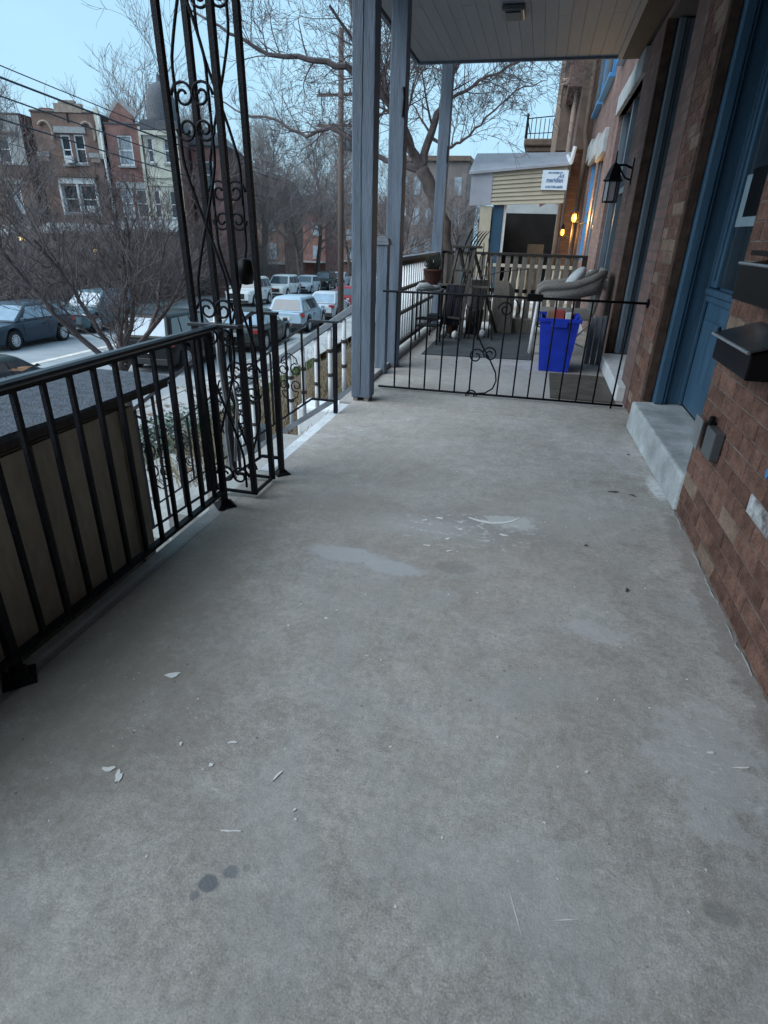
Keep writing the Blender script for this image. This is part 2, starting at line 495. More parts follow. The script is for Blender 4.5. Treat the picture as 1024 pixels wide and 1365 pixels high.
class MB:
    def __init__(s):
        s.v, s.f, s.mi = [], [], []
        s.cur = 0

    def face(s, pts):
        n = len(s.v)
        s.v += [tuple(p) for p in pts]
        s.f.append(tuple(range(n, n + len(pts))))
        s.mi.append(s.cur)

    def hexa(s, p):
        """eight corners: bottom ring 0-3, top ring 4-7, both counter-clockwise from above"""
        n = len(s.v)
        s.v += [tuple(q) for q in p]
        for f in ((3, 2, 1, 0), (4, 5, 6, 7), (0, 1, 5, 4), (1, 2, 6, 5), (2, 3, 7, 6), (3, 0, 4, 7)):
            s.f.append(tuple(n + i for i in f))
            s.mi.append(s.cur)

    def box(s, x0, x1, y0, y1, z0, z1):
        s.hexa([(x0, y0, z0), (x1, y0, z0), (x1, y1, z0), (x0, y1, z0), (x0, y0, z1), (x1, y0, z1), (x1, y1, z1), (x0, y1, z1)])
        return s

    def bar(s, a, b, w, h, upv=(0, 0, 1)):
        a, b = Vector(a), Vector(b)
        d = (b - a).normalized()
        u = Vector(upv)
        if abs(d.dot(u)) > .98:
            u = Vector((0, 1, 0))
        r = d.cross(u).normalized() * (w / 2)
        u = r.cross(d).normalized() * (h / 2)
        s.hexa([a - r - u, b - r - u, b + r - u, a + r - u, a - r + u, b - r + u, b + r + u, a + r + u][0:8])
        return s

    def tube(s, pts, r, n=6, cap=True):
        pts = [Vector(p) for p in pts]
        rs = r if isinstance(r, (list, tuple)) else [r] * len(pts)
        base = len(s.v)
        prev = None
        for i, p in enumerate(pts):
            d = (pts[min(i + 1, len(pts) - 1)] - pts[max(i - 1, 0)])
            if d.length < 1e-9:
                d = Vector((0, 0, 1))
            d.normalize()
            if prev is None:
                a = Vector((0, 0, 1)) if abs(d.z) < .9 else Vector((1, 0, 0))
                x = d.cross(a).normalized()
            else:
                x = (prev - d * prev.dot(d))
                x = x.normalized() if x.length > 1e-6 else d.orthogonal().normalized()
            prev = x
            y = d.cross(x)
            for k in range(n):
                t = 2 * math.pi * k / n
                s.v.append(tuple(p + (x * math.cos(t) + y * math.sin(t)) * rs[i]))
        for i in range(len(pts) - 1):
            for k in range(n):
                k2 = (k + 1) % n
                s.f.append((base + i * n + k, base + i * n + k2, base + (i + 1) * n + k2, base + (i + 1) * n + k))
                s.mi.append(s.cur)
        if cap and n > 2:
            s.f.append(tuple(base + k for k in reversed(range(n))))
            s.f.append(tuple(base + (len(pts) - 1) * n + k for k in range(n)))
            s.mi += [s.cur, s.cur]
        return s

    def lathe(s, prof, c, n=16, axis='z', cap=True):
        base = len(s.v)
        for r, h in prof:
            for k in range(n):
                t = 2 * math.pi * k / n
                a, b_ = r * math.cos(t), r * math.sin(t)
                if axis == 'z':
                    s.v.append((c[0] + a, c[1] + b_, c[2] + h))
                elif axis == 'x':
                    s.v.append((c[0] + h, c[1] + a, c[2] + b_))
                else:
                    s.v.append((c[0] + b_, c[1] + h, c[2] + a))
        for i in range(len(prof) - 1):
            for k in range(n):
                k2 = (k + 1) % n
                s.f.append((base + i * n + k, base + i * n + k2, base + (i + 1) * n + k2, base + (i + 1) * n + k))
                s.mi.append(s.cur)
        if cap:
            s.f.append(tuple(base + k for k in reversed(range(n))))
            s.f.append(tuple(base + (len(prof) - 1) * n + k for k in range(n)))
            s.mi += [s.cur, s.cur]
        return s

    def prism(s, poly, fn, a, b):
        """poly: 2-D outline; fn(p, q, t) -> point; extruded from t=a to t=b"""
        n = len(poly)
        base = len(s.v)
        for t in (a, b):
            s.v += [tuple(fn(p, q, t)) for p, q in poly]
        s.f.append(tuple(base + i for i in reversed(range(n))))
        s.f.append(tuple(base + n + i for i in range(n)))
        for i in range(n):
            j = (i + 1) % n
            s.f.append((base + i, base + j, base + n + j, base + n + i))
        s.mi += [s.cur] * (n + 2)
        return s

    def mesh(s, name, mats, off=Vector((0, 0, 0)), smooth=False):
        me = bpy.data.meshes.new(name)
        o = off
        me.from_pydata([(x - o[0], y - o[1], z - o[2]) for x, y, z in s.v], [], s.f)
        ms = mats if isinstance(mats, (list, tuple)) else [mats]
        for m_ in ms:
            me.materials.append(m_)
        if len(ms) > 1:
            me.polygons.foreach_set('material_index', s.mi)
        if smooth:
            me.polygons.foreach_set('use_smooth', [True] * len(me.polygons))
        me.update()
        import bmesh
        bm = bmesh.new()
        bm.from_mesh(me)
        bmesh.ops.recalc_face_normals(bm, faces=bm.faces)
        bm.to_mesh(me)
        bm.free()
        return me

    def build(s, name, mats, parent=None, smooth=False, bevel=0.0, off=None):
        o_ = off if off is not None else (ORG.get(parent.name, Vector((0, 0, 0))) if parent else Vector((0, 0, 0)))
        ob = bpy.data.objects.new(name, s.mesh(name, mats, o_, smooth))
        COL.objects.link(ob)
        if parent:
            ob.parent = parent
        ORG[ob.name] = o_
        if bevel:
            md = ob.modifiers.new('bevel', 'BEVEL')
            md.width = bevel
            md.segments = 2
            md.limit_method = 'ANGLE'
        return ob


def place(me, name, parent=None, loc=(0, 0, 0), rot=(0, 0, 0), scl=(1, 1, 1)):
    """an object on shared mesh data; loc is in the parent's own space when a parent is given"""
    ob = bpy.data.objects.new(name, me)
    COL.objects.link(ob)
    ob.location = loc
    ob.rotation_euler = rot
    ob.scale = scl
    if parent:
        ob.parent = parent
    ORG[ob.name] = ORG.get(parent.name, Vector((0, 0, 0))) if parent else Vector((0, 0, 0))
    return ob


def tag(o, label=None, cat=None, group=None, kind=None):
    if label:
        o['label'] = label
    if cat:
        o['category'] = cat
    if group:
        o['group'] = group
    if kind:
        o['kind'] = kind
    return o


def thing(name, label, cat, loc=(0, 0, 0), group=None, mtx=None):
    o = bpy.data.objects.new(name, None)
    o.empty_display_size = .1
    COL.objects.link(o)
    if mtx is not None:
        o.matrix_world = mtx
        ORG[o.name] = Vector((0, 0, 0))
    else:
        o.location = loc
        ORG[o.name] = Vector(loc)
    return tag(o, label, cat, group)


def dup(root, mtx=None, loc=None, label=None, group=None):
    r = root.copy()
    COL.objects.link(r)
    if mtx is not None:
        r.matrix_world = mtx
    if loc is not None:
        r.location = loc
    ORG[r.name] = ORG[root.name]
    if label:
        r['label'] = label
    if group:
        r['group'] = group
    for ch in [c for c in bpy.data.objects if c.parent == root]:
        c = ch.copy()
        COL.objects.link(c)
        c.parent = r
        for g in [g for g in bpy.data.objects if g.parent == ch]:
            d = g.copy()
            COL.objects.link(d)
            d.parent = c
    return r


def spiral(c, r0, r1, turns, a0, fn, n=26, sgn=1):
    """flat spiral round c in a plane given by fn(p, q)"""
    out = []
    for i in range(n + 1):
        t = i / n
        r = r0 + (r1 - r0) * t
        a = a0 + sgn * turns * 2 * math.pi * t
        out.append(fn(c[0] + r * math.cos(a), c[1] + r * math.sin(a)))
    return out


# ------------------------------------------------------------------ the street's own frame (it runs slightly downhill and turns from the porch)
SD = Vector((-0.0794, 0.9964, -0.0306)).normalized()
SN = Vector((SD.y, -SD.x, 0)).normalized()
SU = SN.cross(SD).normalized()
DROP = 3.58


def S(a, c, h=0.0):
    return CAM + SD * a + SN * c + SU * (h - DROP)


def SM(a, c, h=0.0, rz=0.0):
    p = S(a, c, h)
    m = Matrix(((SN.x, SD.x, SU.x, p.x), (SN.y, SD.y, SU.y, p.y), (SN.z, SD.z, SU.z, p.z), (0, 0, 0, 1)))
    return m @ Matrix.Rotation(rz, 4, 'Z')

# ================================================================== THE SETTING
def sheet(name, fn, u0, u1, nu, v0, v1, nv, m, kind='structure'):
    b = MB()
    for i in range(nu):
        for j in range(nv):
            ua, ub = u0 + (u1 - u0) * i / nu, u0 + (u1 - u0) * (i + 1) / nu
            va, vb = v0 + (v1 - v0) * j / nv, v0 + (v1 - v0) * (j + 1) / nv
            b.face([fn(ua, va), fn(ub, va), fn(ub, vb), fn(ua, vb)])
    return tag(b.build(name, m), kind=kind)


KERB = -7.7            # our kerb, across the street frame
FARK = -20.6           # far kerb
sheet('ground', lambda u, w_: S(u, w_, -.25), -150, 600, 6, -400, 400, 6, M['soil'])
sheet('road', lambda u, w_: S(u, w_, 0), -60, 260, 4, FARK, KERB, 2, M['road'])
b = MB()
y0, lw = -14.1, .26
b.hexa([S(-40, y0, .004), S(-40, y0 + lw, .004), S(200, y0 + lw, .004), S(200, y0, .004), S(-40, y0, .008), S(-40, y0 + lw, .008), S(200, y0 + lw, .008), S(200, y0, .008)])
tag(b.build('road_centre_line', M['line']), kind='structure')
b = MB()
b.hexa([S(-60, KERB, -.2), S(-60, KERB + .18, -.2), S(260, KERB + .18, -.2), S(260, KERB, -.2), S(-60, KERB, .14), S(-60, KERB + .18, .14), S(260, KERB + .18, .14), S(260, KERB, .14)])
tag(b.build('kerb', M['kerb']), kind='structure')
b = MB()
b.hexa([S(-60, FARK - .18, -.2), S(-60, FARK, -.2), S(260, FARK, -.2), S(260, FARK - .18, -.2), S(-60, FARK - .18, .14), S(-60, FARK, .14), S(260, FARK, .14), S(260, FARK - .18, .14)])
tag(b.build('kerb', M['kerb']), kind='structure')
# pavements laid in slabs
def pavement(c0, c1, a0, a1, step):
    root = tag(sheet('pavement', lambda u, w_: S(u, w_, .09), -60, 260, 2, c0, c1, 1, M['mortar']), kind='structure')
    a = a0
    while a < a1:
        g = .012
        h = .13 + random.uniform(-.006, .006)
        m_ = MB()
        m_.hexa([S(a + g, c0 + g, .08), S(a + g, c1 - g, .08), S(a + step - g, c1 - g, .08), S(a + step - g, c0 + g, .08),
                 S(a + g, c0 + g, h), S(a + g, c1 - g, h), S(a + step - g, c1 - g, h), S(a + step - g, c0 + g, h)])
        m_.build('paving_slab', M['walk'], root)
        a += step
    return root


pavement(KERB + .18, -5.75, 4, 46, 1.5)
pavement(-23.0, FARK - .18, 10, 70, 3.0)

# the front terrace and the bank down to the pavement
def bankz(x, y):
    ground_h = S(y, 0, .1).z
    t = max(0.0, min(1.0, (-3.75 - x) / 1.9))
    t = t * t * (3 - 2 * t)
    return -1.22 * (1 - t) + (ground_h - .05) * t + .05 * math.sin(3.1 * x + 1.7 * y) * math.sin(2.3 * y)


sheet('front_bank', lambda u, w_: (w_, u, bankz(w_, u)), -6, 60, 60, -6.3, -1.25, 24, M['soil'])
b = MB().box(-3.72, -2.75, 2.2, 5.3, -1.45, -1.13)
tag(b.build('landing', M['concrete'], bevel=.01), kind='structure')
# flight of steps from the porch down to the landing
st = tag(MB().box(-2.98, -1.34, 2.62, 3.66, -1.6, -1.19).build('front_steps', M['concrete']), kind='structure')
for i in range(6):
    x1 = -1.33 - .27 * i
    MB().box(x1 - .29, x1, 2.62, 3.66, -1.19, -.18 * (i + 1)).build('tread', M['concrete'], st)

# ------------------------------------------------------------------ porch floor
fl = MB().box(-1.205, .80, -3.0, 3.985, -.16, 0).build('porch_floor', M['floor'])
tag(fl, kind='structure')
MB().box(-1.285, -1.2075, 2.58, 3.98, -.15, -.012).build('nosing', M['nosing'], fl, bevel=.006)
MB().box(-1.285, -1.2075, -3.0, 2.58, -.15, -.004).build('slab_edge', M['concrete'], fl, bevel=.006)
MB().box(-1.3, .8, 3.99, 8.35, -.16, .004).build('neighbour_slab', M['floor'], fl, bevel=.006)
MB().box(-1.34, -1.22, 4.6, 8.35, .004, .05).build('slab_curb', M['concrete'], fl, bevel=.01)
MB().box(-1.2, .79, -3, 8.3, -2.6, -.16).build('porch_base', M['concrete'], fl)


def blob(cx, cy, rx, ry, n, jag, z0=.0005, z1=.003, rot=0, seed=1):
    rr = random.Random(seed)
    ph = [rr.uniform(0, 6.28) for _ in range(4)]
    p = []
    for i in range(n):
        a = 2 * math.pi * i / n
        k = 1 + jag * (math.sin(2 * a + ph[0]) * .5 + math.sin(3 * a + ph[1]) * .35 + math.sin(5 * a + ph[2]) * .25 + rr.uniform(-.18, .18))
        x, y = rx * k * math.cos(a), ry * k * math.sin(a)
        p.append((cx + x * math.cos(rot) - y * math.sin(rot), cy + x * math.sin(rot) + y * math.cos(rot)))
    return MB().prism(p, lambda u, w_, t: (u, w_, t), z0, z1)


# a curved white scuff
arc = [(-.16, 2.325), (-.11, 2.305), (-.06, 2.30), (-.01, 2.315), (.03, 2.345), (.06, 2.385), (.072, 2.42)]
wdt = [.003, .006, .008, .008, .009, .006, .002]
pts = [(x - .2 * w_, y - w_) for (x, y), w_ in zip(arc, wdt)] + [(x + .2 * w_, y + w_) for (x, y), w_ in reversed(list(zip(arc, wdt)))]
MB().prism(pts, lambda u, w_, t: (u, w_, t), .0004, .0018).build('paint_scuff', M['flake'], fl)
for i, (x, y, rx, ry, ro) in enumerate([(-.842, 1.082, .017, .007, .2), (-.808, .767, .009, .007, .1), (-.774, .755, .013, .006, 1.9), (-.572, .912, .010, .005, .3),
                                        (-.590, .838, .005, .007, 0), (-.69, .875, .005, .005, 0), (-.43, .852, .004, .014, -.3), (-.47, .70, .022, .0025, .25),
                                        (-.2, 1.0, .003, .003, 0), (-.3, 1.3, .003, .003, 0), (.05, 1.1, .003, .003, 0), (-.52, 1.45, .006, .004, 0),
                                        (-.62, 1.38, .004, .004, 0), (-.5, 1.5, .004, .003, 0), (.26, 1.05, .004, .004, 0), (-.36, .78, .003, .004, 0), (-.35, .76, .003, .003, 0),
                                        (-.28, 2.28, .016, .006, 0), (-.34, 2.24, .012, .008, .4), (-.18, 2.20, .014, .005, .2), (-.22, 2.1, .010, .007, 0),
                                        (-.29, 2.02, .014, .005, 0), (-.2, 2.0, .012, .004, .2), (.0, 2.2, .02, .006, -.3), (.56, 1.19, .012, .003, .2), (.62, 1.16, .02, .003, .3)]):
    blob(x, y, rx * (1.25 if i < 3 else .85), ry * (1.2 if i < 3 else .85), 13, .6, rot=ro, seed=i).build('paint_flake', M['flake'], fl)
for i, (x, y, l, a) in enumerate([(.11, .69, .09, 1.9), (.20, .70, .05, .3)]):
    dx, dy = math.cos(a) * l / 2, math.sin(a) * l / 2
    nx, ny = -math.sin(a) * .0009, math.cos(a) * .0009
    MB().prism([(x - dx, y - dy), (x + nx, y + ny), (x + dx, y + dy), (x - nx, y - ny)], lambda u, w_, t: (u, w_, t), .0002, .0006).build('paint_scrape', M['flake'], fl)
for i, (x, y, l, a) in enumerate([(.642, 3.42, .012, .5), (.584, 2.80, .02, 2.4), (.50, 2.815, .03, .1), (.33, 2.2, .01, .3), (.45, 1.9, .014, 1.2)]):
    o = MB().tube([(x - math.cos(a) * l, y - math.sin(a) * l, .004), (x, y, .007), (x + math.cos(a + .5) * l, y + math.sin(a + .5) * l, .003)], [.002, .004, .001], 5).build('twig', M['bark'])
    tag(o, ['dark curled leaf scrap by the corner of the step', 'bent dark twig beside the spilled white paint', 'thin straight twig on the floor left of the paint spill',
            'tiny dark scrap on the floor near the brick wall', 'small dark splinter on the floor close to the wall'][i], 'debris')

cq = MB()
rr = random.Random(8)
yy = .9
while yy < 2.64:
    ln_ = rr.uniform(.03, .14)
    if rr.random() < .75:
        r_ = rr.uniform(.0015, .004)
        cq.tube([(.748 + rr.uniform(-.006, .002), yy, .0015), (.747 + rr.uniform(-.008, .002), yy + ln_ / 2, .004), (.748 + rr.uniform(-.006, .002), yy + ln_, .0015)], [r_ * .5, r_, r_ * .4], 5)
    yy += ln_ * rr.uniform(.7, 1.3)
tag(cq.build('base_caulk', M['concrete'], fl), kind='stuff')

rr = random.Random(77)
for i in range(46):
    x, y = rr.uniform(-.85, .65), rr.uniform(.55, 2.9)
    blob(x, y, rr.uniform(.0015, .004), rr.uniform(.0012, .003), 7, .5, .0004, .0015, rot=rr.uniform(0, 3), seed=100 + i).build('paint_flake', M['flake'], fl)

# unseen wall added behind the viewer to darken the near floor
ew = thing('added_light_block_wall', 'sided wall added behind the viewer to block light', 'wall', (-.2, -1.25, 0))
MB().box(-1.30, .745, -1.40, -1.25, -.5, 2.79).build('wall', M['siding'], ew)
for k in range(16):
    m_ = MB()
    z_ = .02 + .172 * k
    m_.hexa([(-1.30, -1.2495, z_), (.745, -1.2495, z_), (.745, -1.225, z_), (-1.30, -1.225, z_), (-1.30, -1.2495, z_ + .17), (.745, -1.2495, z_ + .17), (.745, -1.24, z_ + .17), (-1.30, -1.24, z_ + .17)])
    m_.build('siding_board', M['siding'], ew)

# ------------------------------------------------------------------ the porch roof and its board ceiling
ZC = 2.80
rf = tag(MB().box(-1.56, .74, -3.0, 7.66, ZC + .03, ZC + .30).build('porch_roof', M['grey']), kind='structure')
n = 19
x0, x1 = -1.54, .545
bw = (x1 - x0) / n
for i in range(n):
    yy = -3.0
    for (ya, yb) in ((-3.0, 2.6 + .5 * (i % 3)), (2.6 + .5 * (i % 3) + .004, 5.3 + .35 * ((i * 7) % 4)), (5.3 + .35 * ((i * 7) % 4) + .004, 7.64)):
        MB().box(x0 + i * bw + .0013, x0 + (i + 1) * bw - .0013, ya, yb, ZC + random.uniform(-.0008, .0008), ZC + .026).build('board', M['ceil'], rf)
MB().box(-1.60, -1.562, -3.0, 7.68, ZC - .012, ZC + .30).build('fascia', M['grey'], rf)
MB().box(-1.56, .55, 7.662, 7.69, ZC - .02, ZC + .30).build('fascia', M['grey'], rf)
MB().box(.55, .748, -3.0, 7.66, ZC - .03, ZC + .028).build('crown_board', M['brown'], rf)
MB().box(.50, .548, -3.0, 7.64, ZC - .025, ZC - .003).build('moulding', M['ceil'], rf)
lt = MB().box(-.56, -.38, 6.0, 6.26, ZC - .045, ZC - .004).build('ceiling_light', M['steel'], bevel=.01)
tag(lt, 'square unlit metal ceiling light on the grey porch boards', 'ceiling light')
MB().box(-.53, -.41, 6.03, 6.23, ZC - .055, ZC - .047).build('diffuser', M['darkdoor'], lt)

# ------------------------------------------------------------------ our brick house: wall, bricks, door recess
def facade(P, u0, u1, h0, h1, openings, dep):
    """front face with real openings (u0,u1,h0,h1) and reveals of depth dep; P(u, v, h) with v into the wall"""
    b_ = MB()
    us = sorted({u0, u1, *[o[0] for o in openings], *[o[1] for o in openings]})
    hs = sorted({h0, h1, *[o[2] for o in openings], *[o[3] for o in openings]})
    for i in range(len(us) - 1):
        for j in range(len(hs) - 1):
            uc, hc = (us[i] + us[i + 1]) / 2, (hs[j] + hs[j + 1]) / 2
            if any(o[0] < uc < o[1] and o[2] < hc < o[3] for o in openings):
                continue
            b_.face([P(us[i], 0, hs[j]), P(us[i + 1], 0, hs[j]), P(us[i + 1], 0, hs[j + 1]), P(us[i], 0, hs[j + 1])])
    for (a, c, e, g) in openings:
        for q in (((a, e), (c, e)), ((c, e), (c, g)), ((c, g), (a, g)), ((a, g), (a, e))):
            (ua, ha), (ub, hb) = q
            b_.face([P(ua, 0, ha), P(ub, 0, hb), P(ub, dep, hb), P(ua, dep, ha)])
    # closed back, sides and top
    b_.face([P(u0, 6, h0), P(u1, 6, h0), P(u1, 6, h1), P(u0, 6, h1)])
    b_.face([P(u0, 0, h1), P(u1, 0, h1), P(u1, 6, h1), P(u0, 6, h1)])
    b_.face([P(u0, 0, h0), P(u0, 6, h0), P(u0, 6, h1), P(u0, 0, h1)])
    b_.face([P(u1, 0, h0), P(u1, 6, h0), P(u1, 6, h1), P(u1, 0, h1)])
    return b_


XW = .754
house = thing('brick_house', 'red brown brick house with blue painted doorway at the right of the porch', 'house', (XW, 1.2, 0))
facade(lambda u, w_, h: (XW + w_, u, h), -3.0, 4.50, -2.6, 7.0, [(2.66, 4.03, .0, 2.72)], .34).build('wall', M['mortar'], house)
# separate bricks, worn edges, laid in running bond
BL, BH, JT = .205, .066, .0055


def brick_mesh(l, h, seed):
    r_ = random.Random(seed)
    j = lambda: r_.uniform(-.0014, .0014)
    d, e = .010, .0018
    bk = [(0.006, -l / 2, -h / 2), (0.006, l / 2, -h / 2), (0.006, l / 2, h / 2), (0.006, -l / 2, h / 2)]
    md = [(-d + .0028 + j() * .6, s * (l / 2) + j(), t * (h / 2) + j()) for s, t in ((-1, -1), (1, -1), (1, 1), (-1, 1))]
    fr = [(-d + j() * .6, s * (l / 2 - e) + j(), t * (h / 2 - e) + j()) for s, t in ((-1, -1), (1, -1), (1, 1), (-1, 1))]
    m_ = MB()
    m_.v = bk + md + fr
    for a, c in ((0, 4), (4, 8)):
        for i in range(4):
            m_.f.append((a + i, a + (i + 1) % 4, c + (i + 1) % 4, c + i))
    m_.f.append((8, 9, 10, 11))
    m_.mi = [0] * len(m_.f)
    return m_


BM = {}


def lay(y0, y1, z0, z1, parent, off=0.0, px=XW):
    z, row = z0, 0
    o_ = ORG[parent.name]
    while z < z1 - .02:
        h = BH if z + BH < z1 else z1 - z
        y = y0 - (BL * .5 if (row % 2) else 0) + off
        while y < y1 - .002:
            a, c = max(y, y0), min(y + BL - JT, y1)
            if c - a > .012:
                k = (round(c - a, 3), round(h - JT, 3), random.randint(0, 3), random.random() < .1)
                if k not in BM:
                    BM[k] = brick_mesh(k[0], k[1], hash(k)).mesh('brick', M['brick2' if k[3] else 'brick'])
                lm = min(math.hypot((a + c) / 2 - 1.82, z + h / 2 - .40), math.hypot((a + c) / 2 - 2.33, z + h / 2 - .93)) < .09
                me_ = brick_mesh(k[0], k[1], 5).mesh('brick', M['limed']) if lm else BM[k]
                ob = place(me_, 'brick', parent, Vector((px + .0070 + random.uniform(-.0012, .0012), (a + c) / 2, z + h / 2)) - o_, (random.uniform(-.006, .006), 0, 0))
            y += BL
        z += BH
        row += 1


lay(1.22, 2.66, .01, 1.33, house)
lay(4.03, 4.50, .01, 2.72, house)
# door recess
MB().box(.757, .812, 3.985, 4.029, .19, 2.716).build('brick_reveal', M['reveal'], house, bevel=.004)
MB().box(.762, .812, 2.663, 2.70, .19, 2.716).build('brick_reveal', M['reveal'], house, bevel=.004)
MB().box(.815, .868, 3.925, 4.026, .19, 2.70).build('door_casing', M['blue'], house, bevel=.008)
MB().box(.871, .884, 3.935, 4.026, .19, 2.70).build('door_casing', M['blue'], house, bevel=.004)
MB().box(.888, 1.02, 3.965, 4.027, .19, 2.70).build('jamb_panel', M['blue'], house, bevel=.004)
MB().box(.965, .985, 3.945, 3.963, .19, 2.70).build('moulding', M['blue'], house, bevel=.004)
MB().box(.79, 1.02, 2.665, 4.02, 2.58, 2.715).build('head_casing', M['blue'], house)
door = MB().box(1.0, 1.045, 2.70, 3.962, .19, 2.575).build('door', M['blue'], house)
# the storm panel of the doorway: lower panel with raised mouldings, cap ledge, glass above
MB().box(.985, .998, 3.30, 3.94, .20, .84).build('lower_panel', M['blue'], door, bevel=.004)
MB().box(.972, .983, 3.40, 3.86, .38, .72).build('raised_panel', M['blue'], door, bevel=.006)
MB().box(.955, .998, 2.72, 3.955, .85, .885).build('cap_ledge', M['blue'], door, bevel=.008)
MB().box(.968, .998, 2.72, 3.95, .81, .848).build('cap_moulding', M['blue'], door, bevel=.01)
MB().box(.972, .998, 3.82, 3.945, .89, 2.55).build('stile', M['blue'], door, bevel=.006)
MB().box(.972, .998, 2.72, 2.84, .20, 2.55).build('stile', M['blue'], door, bevel=.006)
MB().box(.962, .971, 3.855, 3.875, .93, 2.5).build('stile_bead', M['blue'], door, bevel=.003)
MB().box(.990, .998, 2.85, 3.81, .90, 2.50).build('pane', M['glass'], door)
MB().box(.985, .989, 3.42, 3.80, 1.20, 1.44).build('notice', M['paint_paper'], door)
MB().box(.982, .9845, 3.38, 3.70, 1.245, 1.46).build('notice_print', M['boxblack'], door)
# step in front of the doorway
stp = MB()
stp.hexa([(.742, 2.672, .001), (1.0, 2.672, .001), (1.0, 4.02, .001), (.692, 3.99, .001), (.744, 2.672, .178), (1.0, 2.672, .188), (1.0, 4.02, .188), (.697, 3.98, .184)])
o = stp.build('door_step', M['step'], bevel=.012)
tag(o, 'pale grey painted concrete step under the blue doorway', 'step')

# things fixed to the brick
bx = thing('mailbox', 'black metal mailbox with sloping grey lid on the brick wall', 'mailbox', (.75, 2.1, .76))
bd = MB()
bd.prism([(.622, .762), (.748, .762), (.748, .872), (.622, .838)], lambda p, q, t: (p, t, q), 1.895, 2.265)
bd.build('body', M['boxblack'], bx, bevel=.004)
ld = MB()
ld.prism([(.610, .839), (.747, .884), (.747, .890), (.610, .846)], lambda p, q, t: (p, t, q), 1.885, 2.28)
ld.build('lid', M['lid'], bx, bevel=.002)
MB().tube([(.611, 1.885, .842), (.611, 2.282, .842)], .0055, 8).build('lid_edge', M['galv'], bx)
MB().tube([(.625, 2.268, .846), (.625, 2.276, .862)], .006, 8).build('hinge', M['boxblack'], bx)
bx2 = thing('wall_letterbox', 'flat black letter box with bright top edge above the mailbox', 'letter box', (.75, 2.2, .95))
MB().prism([(.640, .955), (.748, .955), (.748, 1.085), (.640, 1.062)], lambda p, q, t: (p, t, q), 1.72, 2.29).build('body', M['boxblack'], bx2, bevel=.004)
MB().tube([(.638, 1.72, 1.066), (.638, 2.292, 1.066)], .005, 8).build('top_edge', M['galv'], bx2)
MB().box(.66, .748, 1.72, 2.285, 1.09, 1.105).build('flap', M['boxblack'], bx2)
mb = thing('metal_utility_box', 'small grey metal box with open flap on the brick beside the step', 'utility box', (.75, 2.45, .35))
MB().box(.714, .749, 2.30, 2.42, .375, .485).build('body', M['steel'], mb, bevel=.004)
MB().box(.722, .749, 2.424, 2.455, .372, .492).build('slot', M['boxblack'], mb)
fp = MB()
fp.hexa([(.706, 2.458, .368), (.710, 2.458, .368), (.716, 2.59, .374), (.712, 2.59, .374), (.706, 2.458, .49), (.710, 2.458, .49), (.716, 2.59, .484), (.712, 2.59, .484)])
fp.build('flap', M['galv'], mb)
MB().lathe([(.012, 0), (.012, .018), (.008, .022)], (.732, 2.44, .493), 10).build('knob', M['boxblack'], mb)
tag(blob(0, 0, .016, .012, 14, .2, 0, .002, seed=6).build('tape_scrap', M['bluetrim'], None), 'scrap of blue tape stuck on the bricks at the right edge', 'tape').matrix_world = Matrix.Translation((.7485, 1.86, .50)) @ Matrix.Rotation(-math.pi / 2, 4, 'Y')

# ------------------------------------------------------------------ neighbour house
nh_ = thing('brick_house', 'brick house next door with slate grey door and stone lintel window', 'house', (XW, 7, 0))
facade(lambda u, w_, h: (XW - .006 + w_, u, h), 4.503, 10.4, -2.6, 7.0, [(4.92, 6.22, .0, 2.70), (7.30, 9.30, .72, 2.55)], .30).build('wall', M['nearbrick'], nh_)
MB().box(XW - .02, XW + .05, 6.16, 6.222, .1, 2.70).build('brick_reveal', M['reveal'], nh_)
MB().box(.815, .868, 6.09, 6.215, .13, 2.69).build('door_casing', M['slate'], nh_, bevel=.008)
MB().box(.872, .89, 6.11, 6.215, .13, 2.69).build('door_casing', M['slate'], nh_, bevel=.004)
MB().box(.895, 1.0, 6.13, 6.215, .13, 2.69).build('jamb_panel', M['slate'], nh_)
nd = MB().box(.985, 1.03, 4.93, 6.12, .13, 2.69).build('door', M['darkdoor'], nh_)
MB().box(.93, .984, 4.93, 6.12, 2.02, 2.09).build('transom_bar', M['slate'], nd)
MB().box(.972, .984, 5.2, 5.9, 1.1, 1.9).build('pane', M['glass'], nd)
MB().box(.69, .985, 4.66, 6.10, .005, .125).build('step', M['white'], nh_, bevel=.01)
wn = MB().box(XW + .10, XW + .13, 7.31, 9.29, .73, 2.54).build('window', M['glass'], nh_)
for (y0, y1) in ((7.31, 7.42), (8.25, 8.35), (9.18, 9.29)):
    MB().box(XW + .04, XW + .098, y0, y1, .73, 2.54).build('frame', M['slate'], wn)
MB().box(XW + .05, XW + .098, 7.42, 9.18, 1.60, 1.66).build('sash_rail', M['slate'], wn)
MB().box(XW - .05, XW + .06, 7.15, 9.42, 2.55, 2.76).build('lintel', M['stone'], nh_, bevel=.008)
MB().box(XW - .06, XW + .06, 7.2, 9.38, .63, .72).build('sill', M['stone'], nh_, bevel=.008)
# blue ledges and frames of the floor above
for (y0, y1, z0) in ((8.7, 10.3, 3.22), (11.3, 13.2, 3.30), (13.6, 15.2, 3.34)):
    par = nh_ if y0 < 10 else None
    if par:
        MB().box(XW - .09, XW + .02, y0, y1, z0 + .04, z0 + .10).build('sill', M['bluetrim'], nh_, bevel=.01)
        MB().box(XW - .06, XW - .008, y0, y0 + .07, z0 + .10, 5.4).build('frame', M['slate'], nh_)
        MB().box(XW - .06, XW - .008, y1 - .07, y1, z0 + .10, 5.4).build('frame', M['slate'], nh_)
        MB().box(XW - .02, XW - .007, y0 + .07, y1 - .07, z0 + .10, 5.4).build('pane', M['glass'], nh_)

